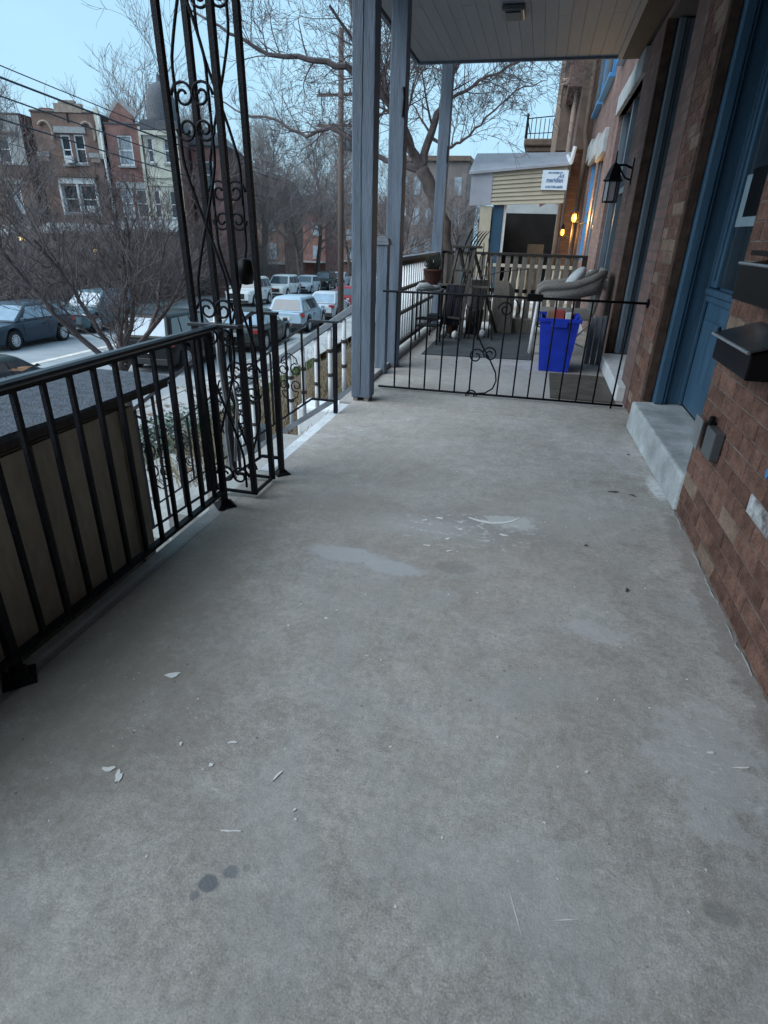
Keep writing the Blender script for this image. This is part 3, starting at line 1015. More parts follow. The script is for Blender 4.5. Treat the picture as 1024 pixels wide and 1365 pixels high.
h3 = thing('brick_house', 'third brick house with tall pale lintels and blue upper window sills', 'house', (XW, 13, 0))
facade(lambda u, w_, h: (XW - .003 + w_, u, h), 10.403, 16.3, -2.6, 7.5, [(10.9, 12.0, .25, 2.3), (12.55, 14.2, .7, 2.45), (14.5, 15.6, .25, 2.6)], .25).build('wall', M['nearbrick'], h3)
for (y0, y1, z0, z1, mm_) in ((10.9, 12.0, .25, 2.3, 'glass'), (12.55, 14.2, .7, 2.45, 'paleglass'), (14.5, 15.6, .25, 2.6, 'glass')):
    w1 = MB().box(XW + .12, XW + .15, y0 + .01, y1 - .01, z0 + .01, z1 - .01).build('window', M[mm_], h3)
    MB().box(XW + .03, XW + .118, y0 + .01, y0 + .13, z0 + .01, z1 - .01).build('frame', M['bluetrim' if mm_ == 'paleglass' else 'slate'], w1)
    MB().box(XW + .03, XW + .118, y1 - .13, y1 - .01, z0 + .01, z1 - .01).build('frame', M['bluetrim' if mm_ == 'paleglass' else 'slate'], w1)
    MB().box(XW + .05, XW + .118, y0 + .13, y1 - .13, (z0 + z1) / 2, (z0 + z1) / 2 + .06).build('sash_rail', M['slate'], w1)
    MB().box(XW - .06, XW + .05, y0 - .15, y1 + .15, z1 + .002, z1 + .32).build('lintel', M['stone'], h3, bevel=.01)
for (y0, y1, z0) in ((11.3, 13.2, 3.30), (13.6, 15.2, 3.34)):
    MB().box(XW - .10, XW + .02, y0, y1, z0 + .04, z0 + .10).build('sill', M['bluetrim'], h3, bevel=.01)
    MB().box(XW - .06, XW - .005, y0, y0 + .07, z0 + .10, 5.6).build('frame', M['bluetrim'], h3)
    MB().box(XW - .06, XW - .005, y1 - .07, y1, z0 + .10, 5.6).build('frame', M['slate'], h3)
    MB().box(XW - .02, XW - .004, y0 + .07, y1 - .07, z0 + .10, 5.6).build('pane', M['glass'], h3)
MB().box(XW - .34, XW - .004, 15.7, 16.28, 2.9, 7.5).build('bay', M['cornice'], h3)
MB().tube([(.60, 15.5, 7.4), (.60, 15.5, 3.2), (.66, 15.5, 2.9), (.66, 15.5, -1)], .05, 8).build('drainpipe', M['cornice'], h3)

# ================================================================== IRONWORK
XR = -1.232
ir = thing('iron_railing', 'black iron porch railing with square bars in front of the tan shed', 'railing', (XR, 1.5, 0))
bal = MB().box(-.0068, .0068, -.0068, .0068, .078, .742).mesh('baluster', M['iron'])
yb = .50
o_ = ORG[ir.name]
for i in range(17):
    y = .482 + .0978 * i
    if abs(y - .96) < .04 or y > 2.07:
        continue
    place(bal, 'baluster', ir, Vector((XR, y, 0)) - o_, (0, 0, random.uniform(-.03, .03)))
cap = MB()
prof = [(-.019, .756), (.019, .756), (.021, .762), (.019, .770), (.010, .7755), (-.010, .7755), (-.019, .770), (-.021, .762)]
cap.prism(prof, lambda p, q, t: (XR + p, t, q), .2, 2.17)
cap.build('top_rail', M['ironcap'], ir)
MB().box(XR - .013, XR + .013, .2, 2.12, .743, .755).build('rail_channel', M['iron'], ir)
MB().box(XR - .013, XR + .013, .2, 2.12, .064, .077).build('bottom_rail', M['iron'], ir)
for y in (.96, 2.125):
    p = MB().box(XR - .0125, XR + .0125, y - .0125, y + .0125, .012, .75).build('post', M['iron'], ir, bevel=.002)
    q = MB().lathe([(.058, 0), (.058, .006), (.036, .016), (.026, .03)], (XR, y, 0), 4).build('base_plate', M['iron'], p)
MB().box(XR - .030, XR - .016, 2.085, 2.10, .078, .742).build('end_bar', M['iron'], ir)
MB().box(XR - .060, XR - .046, 2.09, 2.105, .078, .742).build('end_bar', M['iron'], ir)
MB().box(-1.352, -1.125, 2.180, 2.222, .762, .776).build('tie_bar', M['ironcap'], ir, bevel=.002)

co = thing('iron_porch_column', 'open black iron porch column of four bars filled with scrollwork', 'column', (-1.233, 2.37, 0))
CX0, CX1, CY0, CY1 = -1.340, -1.138, 2.238, 2.436
LEAN = -.016        # the column leans a little outwards
for x in (CX0, CX1):
    for y in (CY0, CY1):
        m_ = MB().box(x - .012, x + .012, y - .012, y + .012, .02, 2.80)
        m_.v = [(px + LEAN * pz, py, pz) for px, py, pz in m_.v]
        m_.build('bar', M['iron'], co, bevel=.002)
bf = MB()
for y in (CY0, CY1):
    bf.box(CX0 - .013, CX1 + .013, y - .006, y + .006, .018, .030)
for x in (CX0, CX1):
    bf.box(x - .006, x + .006, CY0 + .007, CY1 - .007, .018, .030)
bf.build('base_frame', M['iron'], co)


def scroll_panel(fn, half, z0, z1, unit, ph=0.0):
    """long crossed curves from bar to bar, rolled into scrolls where they meet; fn(p, z), p from -half to half"""
    m_ = MB()
    z = z0 - unit * ph
    while z < z1 - .1:
        H_ = unit
        for s in (-1, 1):
            pts = []
            for i in range(23):
                t = i / 22
                zz_ = z + H_ * t
                if z0 <= zz_ <= z1:
                    pts.append(fn(s * half * .92 * math.cos(math.pi * t) * (1 if abs(math.cos(math.pi * t)) < .8 else .8 / abs(math.cos(math.pi * t)) + .0), zz_))
            if len(pts) > 2:
                m_.tube(pts, .0055, 6)
            for zc, a0, sg_, r_ in ((z + H_ * .07, 0.0, s, .52), (z + H_ * .93, 0.0, -s, .46)):
                if z0 + .05 < zc < z1 - .05:
                    m_.tube(spiral((s * half * .40, zc), half * r_, half * .12, 1.45, a0 if s > 0 else math.pi, fn, 26, sg_), .005, 6)
        z += H_
    return m_


hf = (CX1 - CX0) / 2 - .014
cxm, cym = (CX0 + CX1) / 2, (CY0 + CY1) / 2
scroll_panel(lambda p, z: (cxm + p + LEAN * z, CY0, z), hf, .05, 2.75, .72).build('scrollwork', M['iron'], co, smooth=True)
scroll_panel(lambda p, z: (cxm + p + LEAN * z, CY1, z), hf, .05, 2.75, .72, .4).build('scrollwork', M['iron'], co, smooth=True)
# grey cable tied to the column and a black fitting on it
cb = MB()
cb.tube([(-1.31, 2.33, .78), (-1.315, 2.34, .6), (-1.295, 2.33, .42), (-1.30, 2.32, .28), (-1.305, 2.34, .1), (-1.295, 2.36, .03)], .008, 6)
cb.tube([(-1.27, 2.36, .5), (-1.26, 2.37, .4), (-1.275, 2.36, .25), (-1.29, 2.36, .12)], .006, 6)
tag(cb.build('grey_cable', M['galv'], smooth=True), 'grey cable hanging inside the iron porch column', 'cable')
tag(MB().lathe([(.004, -.05), (.028, -.045), (.034, .0), (.028, .04), (.006, .05)], (-1.152, 2.33, .965), 12).build('cable_holder', M['boxblack'], smooth=True), 'black rounded fitting clipped to the iron porch column', 'fitting')

# near stair rail, running down from the post beside the column
SLP = -.73


def stair_rail(name, label, Y, x0, z0, xe, post_x, zpost, flat, orn):
    t_ = thing(name, label, 'stair railing', (post_x, Y, 0), 'iron railings down the porch steps')
    p = MB().box(post_x - .013, post_x + .013, Y - .013, Y + .013, .0, zpost).build('post', M['iron'], t_, bevel=.002)
    if orn != 2:
        MB().lathe([(.05, 0), (.05, .006), (.032, .014), (.022, .026)], (post_x, Y, 0), 4).build('base_plate', M['iron'], p)
    z1 = z0 + (x0 - xe) * SLP
    h = MB()
    h.bar((post_x + .02, Y, flat), (x0, Y, flat), .030, .012)
    h.bar((x0, Y, flat - .003), (xe, Y, z1), .030, .014)
    h.build('hand_rail', M['ironcap'], t_)
    MB().bar((post_x, Y, .085), (x0, Y, .085), .014, .014).bar((x0, Y, .085), (xe, Y, .085 + (x0 - xe) * SLP), .014, .014).build('bottom_rail', M['iron'], t_)
    x = post_x - .115
    while x > xe + .02:
        zt = z0 if x > x0 else z0 + (x0 - x) * SLP
        zb = .085 if x > x0 else .085 + (x0 - x) * SLP
        MB().box(x - .006, x + .006, Y - .006, Y + .006, zb, zt).build('baluster', M['iron'], t_)
        x -= .115
    MB().box(xe - .013, xe + .013, Y - .013, Y + .013, -1.13, z1).build('post', M['iron'], t_)
    fn = lambda p, z: (p, Y + .012, z)
    for xc in ([x0 - .16, x0 - .62, x0 - 1.05] if orn else []):
        zc = (z0 + .085) / 2 + (x0 - xc) * SLP
        s_ = MB()
        for s in (-1, 1):
            for e in (-1, 1):
                s_.tube(spiral((xc + s * .045, zc + e * .055), .043, .012, 1.3, math.pi / 2 * e, fn, 20, s * e), .0045, 5)
                s_.tube([fn(xc + s * .004, zc + e * .16), fn(xc + s * .05, zc + e * .13), fn(xc + s * .06, zc + e * .095), fn(xc + s * .045, zc + e * .09)], .0045, 5)
        s_.build('scrollwork', M['iron'], t_, smooth=True)
    return t_


stair_rail('stair_railing', 'iron stair railing starting right behind the scrollwork column', 2.550, -1.24, .777, -2.75, -1.139, .775, .78, 1)
stair_rail('stair_railing', 'iron stair railing with scroll ornament beside the large grey post', 3.68, -1.392, .580, -2.75, -1.222, .60, .598, 2)

# low garden rail by the ivy
gr = thing('garden_rail', 'low black iron hand rail by the ivy below the porch', 'railing', (-3.9, 5.0, -1.2))
MB().tube([(-3.55, 4.2, -.62), (-4.1, 5.4, -.78), (-5.2, 7.6, -1.75)], .014, 6).build('hand_rail', M['iron'], gr)
for k, (x, y, z) in enumerate([(-3.6, 4.32, -.65), (-3.95, 5.1, -.75), (-4.3, 5.8, -.97), (-4.7, 6.6, -1.32)]):
    MB().tube([(x, y, z), (x, y, z - .62)], .010, 6).build('upright', M['iron'], gr)
for k in range(5):
    s_ = MB()
    s_.tube(spiral((0, 0), .07, .02, 1.3, k, lambda p, q: (-4.05 - k * .13 + p * .45, 5.25 + k * .26 + p * .89, -1.12 - .1 * k + q), 20), .007, 5)
    s_.build('scroll', M['iron'], gr)

# ------------------------------------------------------------------ the gate across the porch
YG = 4.45
gt = thing('iron_gate', 'low black iron gate fence across the porch with big S scroll', 'gate', (-.2, YG, 0))
MB().tube([(-1.10, YG, .732), (.77, YG, .738)], .0085, 8).build('top_bar', M['iron'], gt, smooth=True)
MB().tube([(-1.12, YG, .022), (.72, YG, .030)], .0085, 8).build('bottom_bar', M['iron'], gt, smooth=True)
gb = MB().tube([(0, 0, .022), (0, 0, .733)], .0068, 6).mesh('bar', M['iron'], smooth=True)
for x in (-.99, -.87, -.75, -.63, -.515, -.40, -.19, -.07, .04, .155, .27, .39, .51):
    place(gb, 'bar', gt, Vector((x, YG, 0)) - ORG[gt.name], (0, random.uniform(-.006, .006), 0))
MB().tube([(.64, YG, -.0), (.655, YG, .736)], .007, 6).build('bar', M['iron'], gt, smooth=True)
MB().lathe([(.03, 0), (.03, .008), (.014, .012)], (.738, YG, .738), 12, 'x').build('wall_socket', M['iron'], gt)
fn = lambda p, q: (p, YG - .012, q)
s_ = MB()
s_.tube([fn(-.46, .66), fn(-.43, .58), fn(-.38, .47), fn(-.32, .37), fn(-.26, .28), fn(-.215, .20), fn(-.205, .14), fn(-.225, .08), fn(-.28, .04), fn(-.36, .03)], .0062, 6)
s_.tube(spiral((-.385, .012), .045, .018, 1.5, 0, fn), .006, 6)
s_.tube(spiral((-.27, .33), .055, .016, 1.4, math.pi * .9, fn, 24, -1), .0055, 6)
s_.tube(spiral((-.37, .31), .06, .016, 1.3, 0, fn, 24, 1), .0055, 6)
s_.tube(spiral((-.19, .65), .055, .016, 1.35, math.pi, fn, 26, -1), .006, 6)
s_.tube([fn(-.13, .72), fn(-.10, .68), fn(-.095, .64), fn(-.12, .61)], .0055, 6)
s_.build('scrollwork', M['iron'], gt, smooth=True)
MB().box(-.055, .055, YG - .026, YG - .010, .715, .765).build('latch_plate', M['boxblack'], gt, bevel=.006)

# ------------------------------------------------------------------ grey wooden posts
def gpost(x0, x1, y0, y1, z0, z1, label, foot=True):
    t_ = thing('porch_post', label, 'post', ((x0 + x1) / 2, (y0 + y1) / 2, z0), 'square grey wooden porch posts')
    MB().box(x0, x1, y0, y1, z0 + (.03 if foot else 0), z1).build('shaft', M['grey'], t_, bevel=.006)
    if foot:
        MB().box(x0 + .012, x0 + .045, y0 + .01, y1 - .01, z0, z0 + .03).build('foot_block', M['wood'], t_)
        MB().box(x1 - .045, x1 - .012, y0 + .01, y1 - .01, z0, z0 + .03).build('foot_block', M['wood'], t_)
    return t_


p1 = gpost(-1.215, -1.075, 4.02, 4.15, .001, ZC, 'thick grey wooden post nearest the viewer at the gate')
ck = MB()
cr = []
z = .05
rr = random.Random(5)
while z < 2.78:
    cr.append((-1.150 + .004 * math.sin(z * 3.1) + rr.uniform(-.0015, .0015), 4.019, z))
    z += .09
ck.tube(cr, [.0012 + .0012 * abs(math.sin(i * .7)) for i in range(len(cr))], 4)
ck.build('crack', M['dark'], p1)
p2 = gpost(-1.285, -1.160, 5.25, 5.38, .0, ZC, 'grey wooden post behind the capped newel post', False)
p3 = gpost(-1.34, -1.21, 7.90, 8.02, .05, 2.86, 'slim grey wooden post at the far corner of the next porch', False)
MB().tube([(-1.215, 7.898, 2.05), (-1.215, 7.885, 1.95), (-1.215, 7.898, 1.88)], .008, 6).build('hook', M['iron'], p3)
MB().tube([(-1.175, 5.248, 2.12), (-1.165, 5.235, 2.05), (-1.175, 5.248, 1.93)], .010, 6).build('hook', M['iron'], p2)
nw = thing('newel_post', 'short grey newel post with white pyramid cap', 'post', (-1.24, 5.0, 0))
MB().box(-1.285, -1.195, 4.955, 5.045, -.1, 1.03).build('shaft', M['grey'], nw, bevel=.005)
c_ = MB().box(-1.297, -1.183, 4.943, 5.057, 1.03, 1.05)
c_.prism([(-.055, 1.051), (.055, 1.051), (.045, 1.078), (-.045, 1.078)], lambda p, q, t: (-1.24 + p, 5.0 + t, q), -.05, .05)
c_.prism([(-.045, 1.0785), (.045, 1.0785), (.012, 1.098), (-.012, 1.098)], lambda p, q, t: (-1.24 + p, 5.0 + t, q), -.035, .035)
c_.build('cap', M['greyrail'], nw, bevel=.004)

# neighbour's stair rail: grey wood with turned white spindles
ns = thing('wooden_stair_rail', 'sloping grey wooden stair rail with white spindles behind the iron one', 'stair railing', (-1.3, 4.3, 0))
YS = 4.30
zt = lambda x: .675 + (x + 1.20) * .69
MB().bar((-1.17, YS, zt(-1.17)), (-2.6, YS, zt(-2.6)), .06, .05).build('hand_rail', M['greyrail'], ns, bevel=.006)
MB().bar((-1.17, YS, zt(-1.17) - .59), (-2.6, YS, zt(-2.6) - .59), .05, .04).build('bottom_rail', M['greyrail'], ns)
x = -1.245
while x > -2.55:
    h0, h1 = zt(x) - .57, zt(x) - .03
    sp_ = MB()
    L_ = h1 - h0
    r_ = .0175
    kn = lambda q: [(r_ * .9, q - .012), (r_ * 1.35, q - .006), (r_ * 1.35, q + .006), (r_ * .9, q + .012)]
    sp_.lathe([(r_, 0), (r_, L_ * .3)] + kn(L_ * .36) + [(r_, L_ * .40), (r_, L_ * .66)] + kn(L_ * .70) + [(r_, L_ * .74), (r_, L_)], (x, YS, h0), 8)
    s1 = sp_.build('spindle', M['white'], ns, smooth=True)
    for q in (.36, .70):
        k_ = MB().lathe([(r_ * 1.02, -.014), (r_ * 1.5, -.006), (r_ * 1.5, .006), (r_ * 1.02, .014)], (x, YS, h0 + L_ * q), 8)
        k_.build('knob', M['darkwood'], s1)
    x -= .112

# neighbour's side railing with spindles
sr = thing('spindle_railing', 'grey capped railing with white knobbed spindles along the street side', 'railing', (-1.285, 6.7, 0))
XS = -1.285
MB().box(XS - .045, XS + .045, 5.385, 8.06, .885, .92).build('top_rail', M['greyrail'], sr, bevel=.006)
MB().box(XS - .02, XS + .02, 5.385, 7.9, .84, .884).build('rail_board', M['darkwood'], sr)
MB().box(XS - .025, XS + .025, 5.385, 7.9, .10, .14).build('bottom_rail', M['darkwood'], sr)
r_ = .0125
b = MB()
b.lathe([(r_, 0), (r_, .70)], (0, 0, .14), 8)
spm = b.mesh('spindle', M['white'], smooth=True)
knm = MB().lathe([(r_ * 1.02, -.02), (r_ * 1.7, -.008), (r_ * 1.7, .008), (r_ * 1.02, .02)], (0, 0, 0), 8).mesh('knob', M['darkwood'])
y = 5.44
while y < 7.88:
    s1 = place(spm, 'spindle', sr, Vector((XS, y, 0)) - ORG[sr.name])
    for q in (.40, .62):
        place(knm, 'knob', s1, (0, 0, q))
    y += .118
# far railing of flat pickets
fr_ = thing('picket_railing', 'weathered flat picket railing across the far end of the porch', 'railing', (-.4, 8.06, 0))
MB().box(-1.30, .56, 8.02, 8.10, .905, .935).build('top_rail', M['darkwood'], fr_, bevel=.004)
MB().box(-1.28, .54, 8.062, 8.085, .47, .515).build('mid_rail', M['dark'], fr_)
MB().box(-1.28, .54, 8.04, 8.07, .10, .14).build('bottom_rail', M['wood'], fr_)
poly = [(-.030, .14), (.030, .14), (.030, .44), (.022, .47), (.022, .515), (.034, .55), (.030, .62), (.030, .904), (-.030, .904), (-.030, .62), (-.034, .55), (-.022, .515), (-.022, .47), (-.030, .44)]
pm = MB().prism(poly, lambda p, q, t: (p, t, q), -.011, .011).mesh('picket', M['wood'])
x = -1.22
while x < .50:
    place(pm, 'picket', fr_, Vector((x, 8.05, 0)) - ORG[fr_.name], (0, random.uniform(-.008, .008), 0))
    x += .103
MB().box(.50, .56, 8.03, 8.09, .0, .904).build('end_post', M['darkwood'], fr_)

# ================================================================== things on the next porch
rg = MB().box(-1.06, .04, 5.98, 8.0, .0045, .014)
rg.v = [(x, y + .10 * (x + 1.06), z) for x, y, z in rg.v]
tag(rg.build('rug', M['rug'], bevel=.004), 'charcoal rug lying on the next porch floor', 'rug')
dm = MB().box(.21, .685, 4.60, 5.52, .0045, .016)
tag(dm.build('doormat', M['mat'], bevel=.004), 'worn brown doormat beside the white neighbouring step', 'doormat')

bn = thing('recycling_bin', 'bright blue plastic recycling bin full of cardboard behind the gate', 'bin', (.25, 5.8, 0))
def taper(x0, x1, y0, y1, z0, a0, a1, c0, c1, z1):
    return [(x0, y0, z0), (x1, y0, z0), (x1, y1, z0), (x0, y1, z0), (a0, c0, z1), (a1, c0, z1), (a1, c1, z1), (a0, c1, z1)]
wl = MB()
T = .012
o0 = taper(.115, .375, 5.62, 5.98, .006, .070, .415, 5.58, 6.06, .47)
i0 = taper(.13, .36, 5.64, 5.96, .02, .085, .40, 5.595, 6.045, .47)
nb_ = len(wl.v)
wl.v += o0 + i0
wl.f += [(3, 2, 1, 0), (8, 9, 10, 11)]
for k in range(4):
    k2 = (k + 1) % 4
    wl.f += [(k, k2, 4 + k2, 4 + k), (8 + k2, 8 + k, 12 + k, 12 + k2), (4 + k, 4 + k2, 12 + k2, 12 + k)]
wl.mi = [0] * len(wl.f)
wl.build('bin_body', M['plasticblue'], bn)
rm_ = MB()
rm_.box(.055, .430, 5.565, 5.580, .445, .478).box(.055, .430, 6.062, 6.075, .445, .478).box(.055, .068, 5.581, 6.061, .445, .478).box(.417, .430, 5.581, 6.061, .445, .478)
rm_.build('rim', M['plasticblue'], bn, bevel=.004)
MB().box(.17, .31, 5.552, 5.564, .405, .452).build('handle', M['plasticblue'], bn, bevel=.004)
for k, (x, y, w_, h, m_, lb, tl) in enumerate([(.17, 5.72, .10, .53, 'card', 'brown cardboard flap standing in the blue bin', .1), (.30, 5.74, .15, .51, 'card', 'second cardboard piece at the right in the blue bin', -.15),
                                        (.22, 5.70, .09, .54, 'red', 'red paper package on top of the blue bin', .2), (.33, 5.68, .06, .52, 'paper', 'white crumpled paper on top of the blue bin', -.3)]):
    o = MB()
    o.hexa(taper(x - w_ / 2, x + w_ / 2, y - .03, y + .05, .20, x - w_ / 2 + tl * .05, x + w_ / 2 + tl * .05, y - .02, y + .06, h))
    tag(o.build('cardboard_piece' if m_ == 'card' else 'paper_scrap', M[m_], bevel=.006), lb, 'rubbish')

# wicker armchair facing the street
wk = thing('wicker_chair', 'grey wicker armchair standing against the brick wall', 'chair', (.33, 6.8, 0))
def arm(yc, s):
    m_ = MB()
    pth = [(.02, .56), (.03, .63), (.08, .665), (.22, .675), (.38, .70), (.52, .755), (.64, .83)]
    m_.tube([(p, yc, q) for p, q in pth], [.022, .028, .036, .038, .038, .036, .03], 10)
    m_.prism([(.035, .545), (.30, .545), (.60, .62), (.62, .78), (.5, .735), (.36, .68), (.2, .655), (.05, .64)], lambda p, q, t: (p, yc + t, q), -.016, .016)
    return m_
arm(6.50, 1).build('arm', M['wicker'], wk, smooth=True)
arm(7.08, -1).build('arm', M['wicker'], wk, smooth=True)
MB().box(.06, .60, 6.52, 7.06, .36, .43).build('seat', M['wicker'], wk, bevel=.02)
bk = MB()
bk.prism([(.56, .42), (.61, .42), (.67, .84), (.63, .86)], lambda p, q, t: (p, t, q), 6.52, 7.06)
bk.build('back', M['wicker'], wk, bevel=.02)
for (x, y) in ((.03, 6.50), (.03, 7.08), (.62, 6.50), (.62, 7.08)):
    MB().tube([(x, y, .42), (x - (.02 if x < .3 else -.03), y, 0)], .017, 8).build('leg', M['white' if x < .3 and y < 6.8 else 'wicker'], wk, smooth=True)
MB().tube([(.60, 6.5, .36), (.30, 6.5, .02)], .010, 6).tube([(.03, 6.5, .30), (.55, 6.5, .10)], .010, 6).build('brace', M['wicker'], wk)
cu = MB()
cu.hexa([Vector(p) for p in ((.22, 6.60, .66), (.36, 6.60, .58), (.36, 6.98, .58), (.22, 6.98, .66), (.42, 6.62, .91), (.54, 6.62, .84), (.54, 6.96, .84), (.42, 6.96, .91))])
o = cu.build('cushion', M['cushion'])
md = o.modifiers.new('s', 'SUBSURF'); md.levels = 2; md.render_levels = 3
tag(o, 'pale grey cushion leaning in the wicker armchair', 'cushion')
# white pole leaning on the chair, and grey boards by the wall
pl = MB().tube([(.02, 6.44, .0), (.035, 6.47, .60)], .016, 8)
tag(pl.build('white_pole', M['white'], smooth=True), 'white pole standing just left of the blue bin', 'pole')
for k in range(3):
    o = MB().box(.55 + .055 * k, .595 + .055 * k, 6.10 + .01 * k, 6.13 + .01 * k, .0, .44 + .01 * k).build('board', M['greyrail'])
    tag(o, ['grey board nearest the bin, leaning by the neighbour step', 'middle grey board of the three leaning by the neighbour step', 'grey board closest to the wall of the three by the step'][k], 'board', 'boards leaning by the wall')

# wooden A-frame stand with things on it
af = thing('folding_ladder', 'dark wooden A-frame stepladder in the corner of the next porch', 'ladder', (-.8, 7.5, 0))
top = [(-.90, 7.32, .99), (-.72, 7.36, .99)]
for (a, b_) in ((( -.93, 7.30, .985), (-1.06, 7.06, 0)), ((-.74, 7.30, .985), (-.80, 6.90, 0)), ((-.76, 7.36, .985), (-.42, 7.72, 0)), ((-.92, 7.38, .985), (-.70, 7.80, 0))):
    MB().bar(a, b_, .034, .02).build('leg', M['darkwood'], af)
MB().box(-1.0, -.66, 7.27, 7.41, .985, 1.01).build('top_step', M['darkwood'], af, bevel=.004)
for z_ in (.25, .5, .75):
    t_ = 1 - z_ / .985
    MB().bar((-.93 - .13 * t_, 7.30 - .24 * t_, z_), (-.74 - .06 * t_, 7.30 - .40 * t_, z_), .07, .018).build('tread', M['darkwood'], af)
MB().bar((-1.10, 7.14, .60), (-.55, 7.25, .58), .02, .02).build('cross_bar', M['wood'], af)
cl = MB()
for i in range(8):
    x_a, x_b = -1.0 + .026 * i, -1.0 + .026 * (i + 1)
    ya, yb2 = 7.14 + .012 * math.sin(i * 1.7), 7.14 + .012 * math.sin((i + 1) * 1.7)
    cl.hexa([(x_a - .04, ya - .07, .16 + .02 * (i % 2)), (x_b - .04, yb2 - .07, .16 + .02 * ((i + 1) % 2)), (x_b - .04, yb2 - .055, .16), (x_a - .04, ya - .055, .16), (x_a, ya, .60), (x_b, yb2, .60), (x_b, yb2 + .015, .60), (x_a, ya + .015, .60)])
tag(cl.build('dark_cloth', M['cloth'], smooth=True), 'black cloth hung over the bar of the wooden stepladder', 'cloth')
gf = thing('garden_fork', 'dark garden fork with curved prongs standing up behind the stepladder', 'garden fork', (-.75, 7.5, 0))
MB().tube([(-.84, 7.52, .02), (-.79, 7.50, .95)], .014, 8).build('handle', M['darkwood'], gf, smooth=True)
for k in range(4):
    x = -.82 + .035 * k
    MB().tube([(-.79, 7.5, .95), (x, 7.49, 1.0), (x + .03, 7.48, 1.06), (x + .07, 7.45, 1.12), (x + .115, 7.42, 1.165)], [.008, .009, .008, .007, .004], 6).build('prong', M['boxblack'], gf, smooth=True)
MB().tube([(-.90, 7.49, .93), (-.86, 7.48, 1.05), (-.80, 7.47, 1.19)], .011, 6).build('prong', M['boxblack'], gf)
tb = MB().lathe([(.10, 0), (.135, .34), (.145, .345), (.135, .35), (.12, .33), (.09, .02)], (-.70, 7.55, .30), 18)
tag(tb.build('plastic_tub', M['concrete'], smooth=True), 'grey green plastic tub under the stepladder', 'tub')
tag(MB().lathe([(.09, 0), (.11, .28), (.11, .30)], (-.70, 7.55, .0), 14).build('tub_stand', M['darkwood'], smooth=True), 'dark round stand carrying the grey green tub', 'stand')
tag(MB().lathe([(.055, 0), (.085, .17), (.09, .175), (.09, .2), (.075, .2)], (-.95, 7.42, .015), 16).build('red_pot', M['terracotta'], smooth=True), 'dark red flowerpot on the floor below the stepladder', 'flowerpot')
o = MB()
o.hexa([(-.50, 7.72, .02), (-.24, 7.72, .02), (-.24, 7.75, .02), (-.50, 7.75, .02), (-.49, 7.86, .62), (-.34, 7.86, .62), (-.25, 7.89, .50), (-.49, 7.89, .62)])
tag(o.build('leaning_board', M['wood']), 'pale board leaning against the picket railing', 'board')
for k, (x, y, z, m_, lb) in enumerate([(-.86, 7.05, .015, 'paper', 'small white ornament on the rug edge by the ladder'), (-.56, 7.30, .015, 'paper', 'white stone ornament under the right ladder leg'), (-.30, 7.9, .015, 'wood', 'low grey planter box by the picket railing')]):
    if k < 2:
        o = MB().lathe([(.02, 0), (.04, .03), (.035, .07), (.012, .09)], (x, y, z), 12)
    else:
        o = MB().box(x - .2, x + .35, y - .06, y + .06, .006, .17)
        o.box(x - .19, x + .34, y - .05, y + .05, .171, .18)
    tag(o.build('ornament' if k < 2 else 'planter_box', M[m_], smooth=k < 2), lb, 'ornament' if k < 2 else 'planter')
st_ = MB().tube([(-.62, 7.2, .70), (-.40, 7.15, .76), (-.12, 7.1, .80)], .006, 6)
tag(st_.build('stick', M['darkwood']), 'thin stick poking out to the right of the stepladder', 'stick')

bs = thing('stick_bundle', 'bundle of thin dark sticks leaning against the stepladder', 'sticks', (-.75, 7.2, 0))
rr = random.Random(14)
for k in range(11):
    x0_, y0_ = -.98 + .055 * k, 7.08 + rr.uniform(-.06, .25)
    x1_ = -.86 + .035 * k + rr.uniform(-.10, .12)
    zt_ = rr.uniform(.85, 1.17)
    MB().tube([(x0_, y0_, .016), ((x0_ + x1_) / 2 + rr.uniform(-.02, .02), 7.3, zt_ * .5), (x1_, 7.42 + rr.uniform(-.05, .08), zt_)], [.010, .009, .005], 6).build('stick', M['darkwood'], bs, smooth=True)

ps = thing('plant_stand', 'black iron plant stand near the spindle railing', 'plant stand', (-1.12, 6.65, 0))
MB().box(-1.25, -.98, 6.52, 6.78, .565, .585).build('top', M['steel'], ps, bevel=.004)
for (x, y) in ((-1.235, 6.535), (-.995, 6.535), (-1.235, 6.765), (-.995, 6.765)):
    MB().tube([(x, y, .565), (x, y, .005)], .010, 6).build('leg', M['iron'], ps)
MB().box(-1.235, -.995, 6.54, 6.76, .20, .21).build('shelf', M['iron'], ps)
for k in range(5):
    MB().box(-1.24, -.99, 6.545 + .05 * k, 6.555 + .05 * k, .27, .28).build('rung', M['iron'], ps)
pt = thing('potted_plant', 'dark spiky plant in a red brown pot on the iron stand', 'potted plant', (-1.10, 6.65, .586))
MB().lathe([(.055, 0), (.09, .05), (.095, .13), (.105, .135), (.105, .155), (.085, .155), (.08, .12)], (-1.10, 6.65, .628), 18).build('pot', M['terracotta'], pt, smooth=True)
MB().lathe([(.08, 0), (.10, .012), (.10, .03), (.085, .042)], (-1.10, 6.65, .586), 16).build('saucer', M['cushion'], pt, smooth=True)
lv = MB()
rr = random.Random(2)
for k in range(150):
    a = rr.uniform(0, 6.28)
    r0 = rr.uniform(0, .06)
    ln = rr.uniform(.08, .19)
    e = rr.uniform(.1, .9)
    p0 = Vector((-1.10 + r0 * math.cos(a), 6.65 + r0 * math.sin(a), .76))
    p1_ = p0 + Vector((math.cos(a) * ln * e * .5, math.sin(a) * ln * e * .5, ln * (1.2 - .5 * e)))
    lv.tube([p0, (p0 + p1_) / 2 + Vector((0, 0, .01)), p1_], [.004, .0035, .0008], 3)
lv.build('leaves', M['plant'], pt)
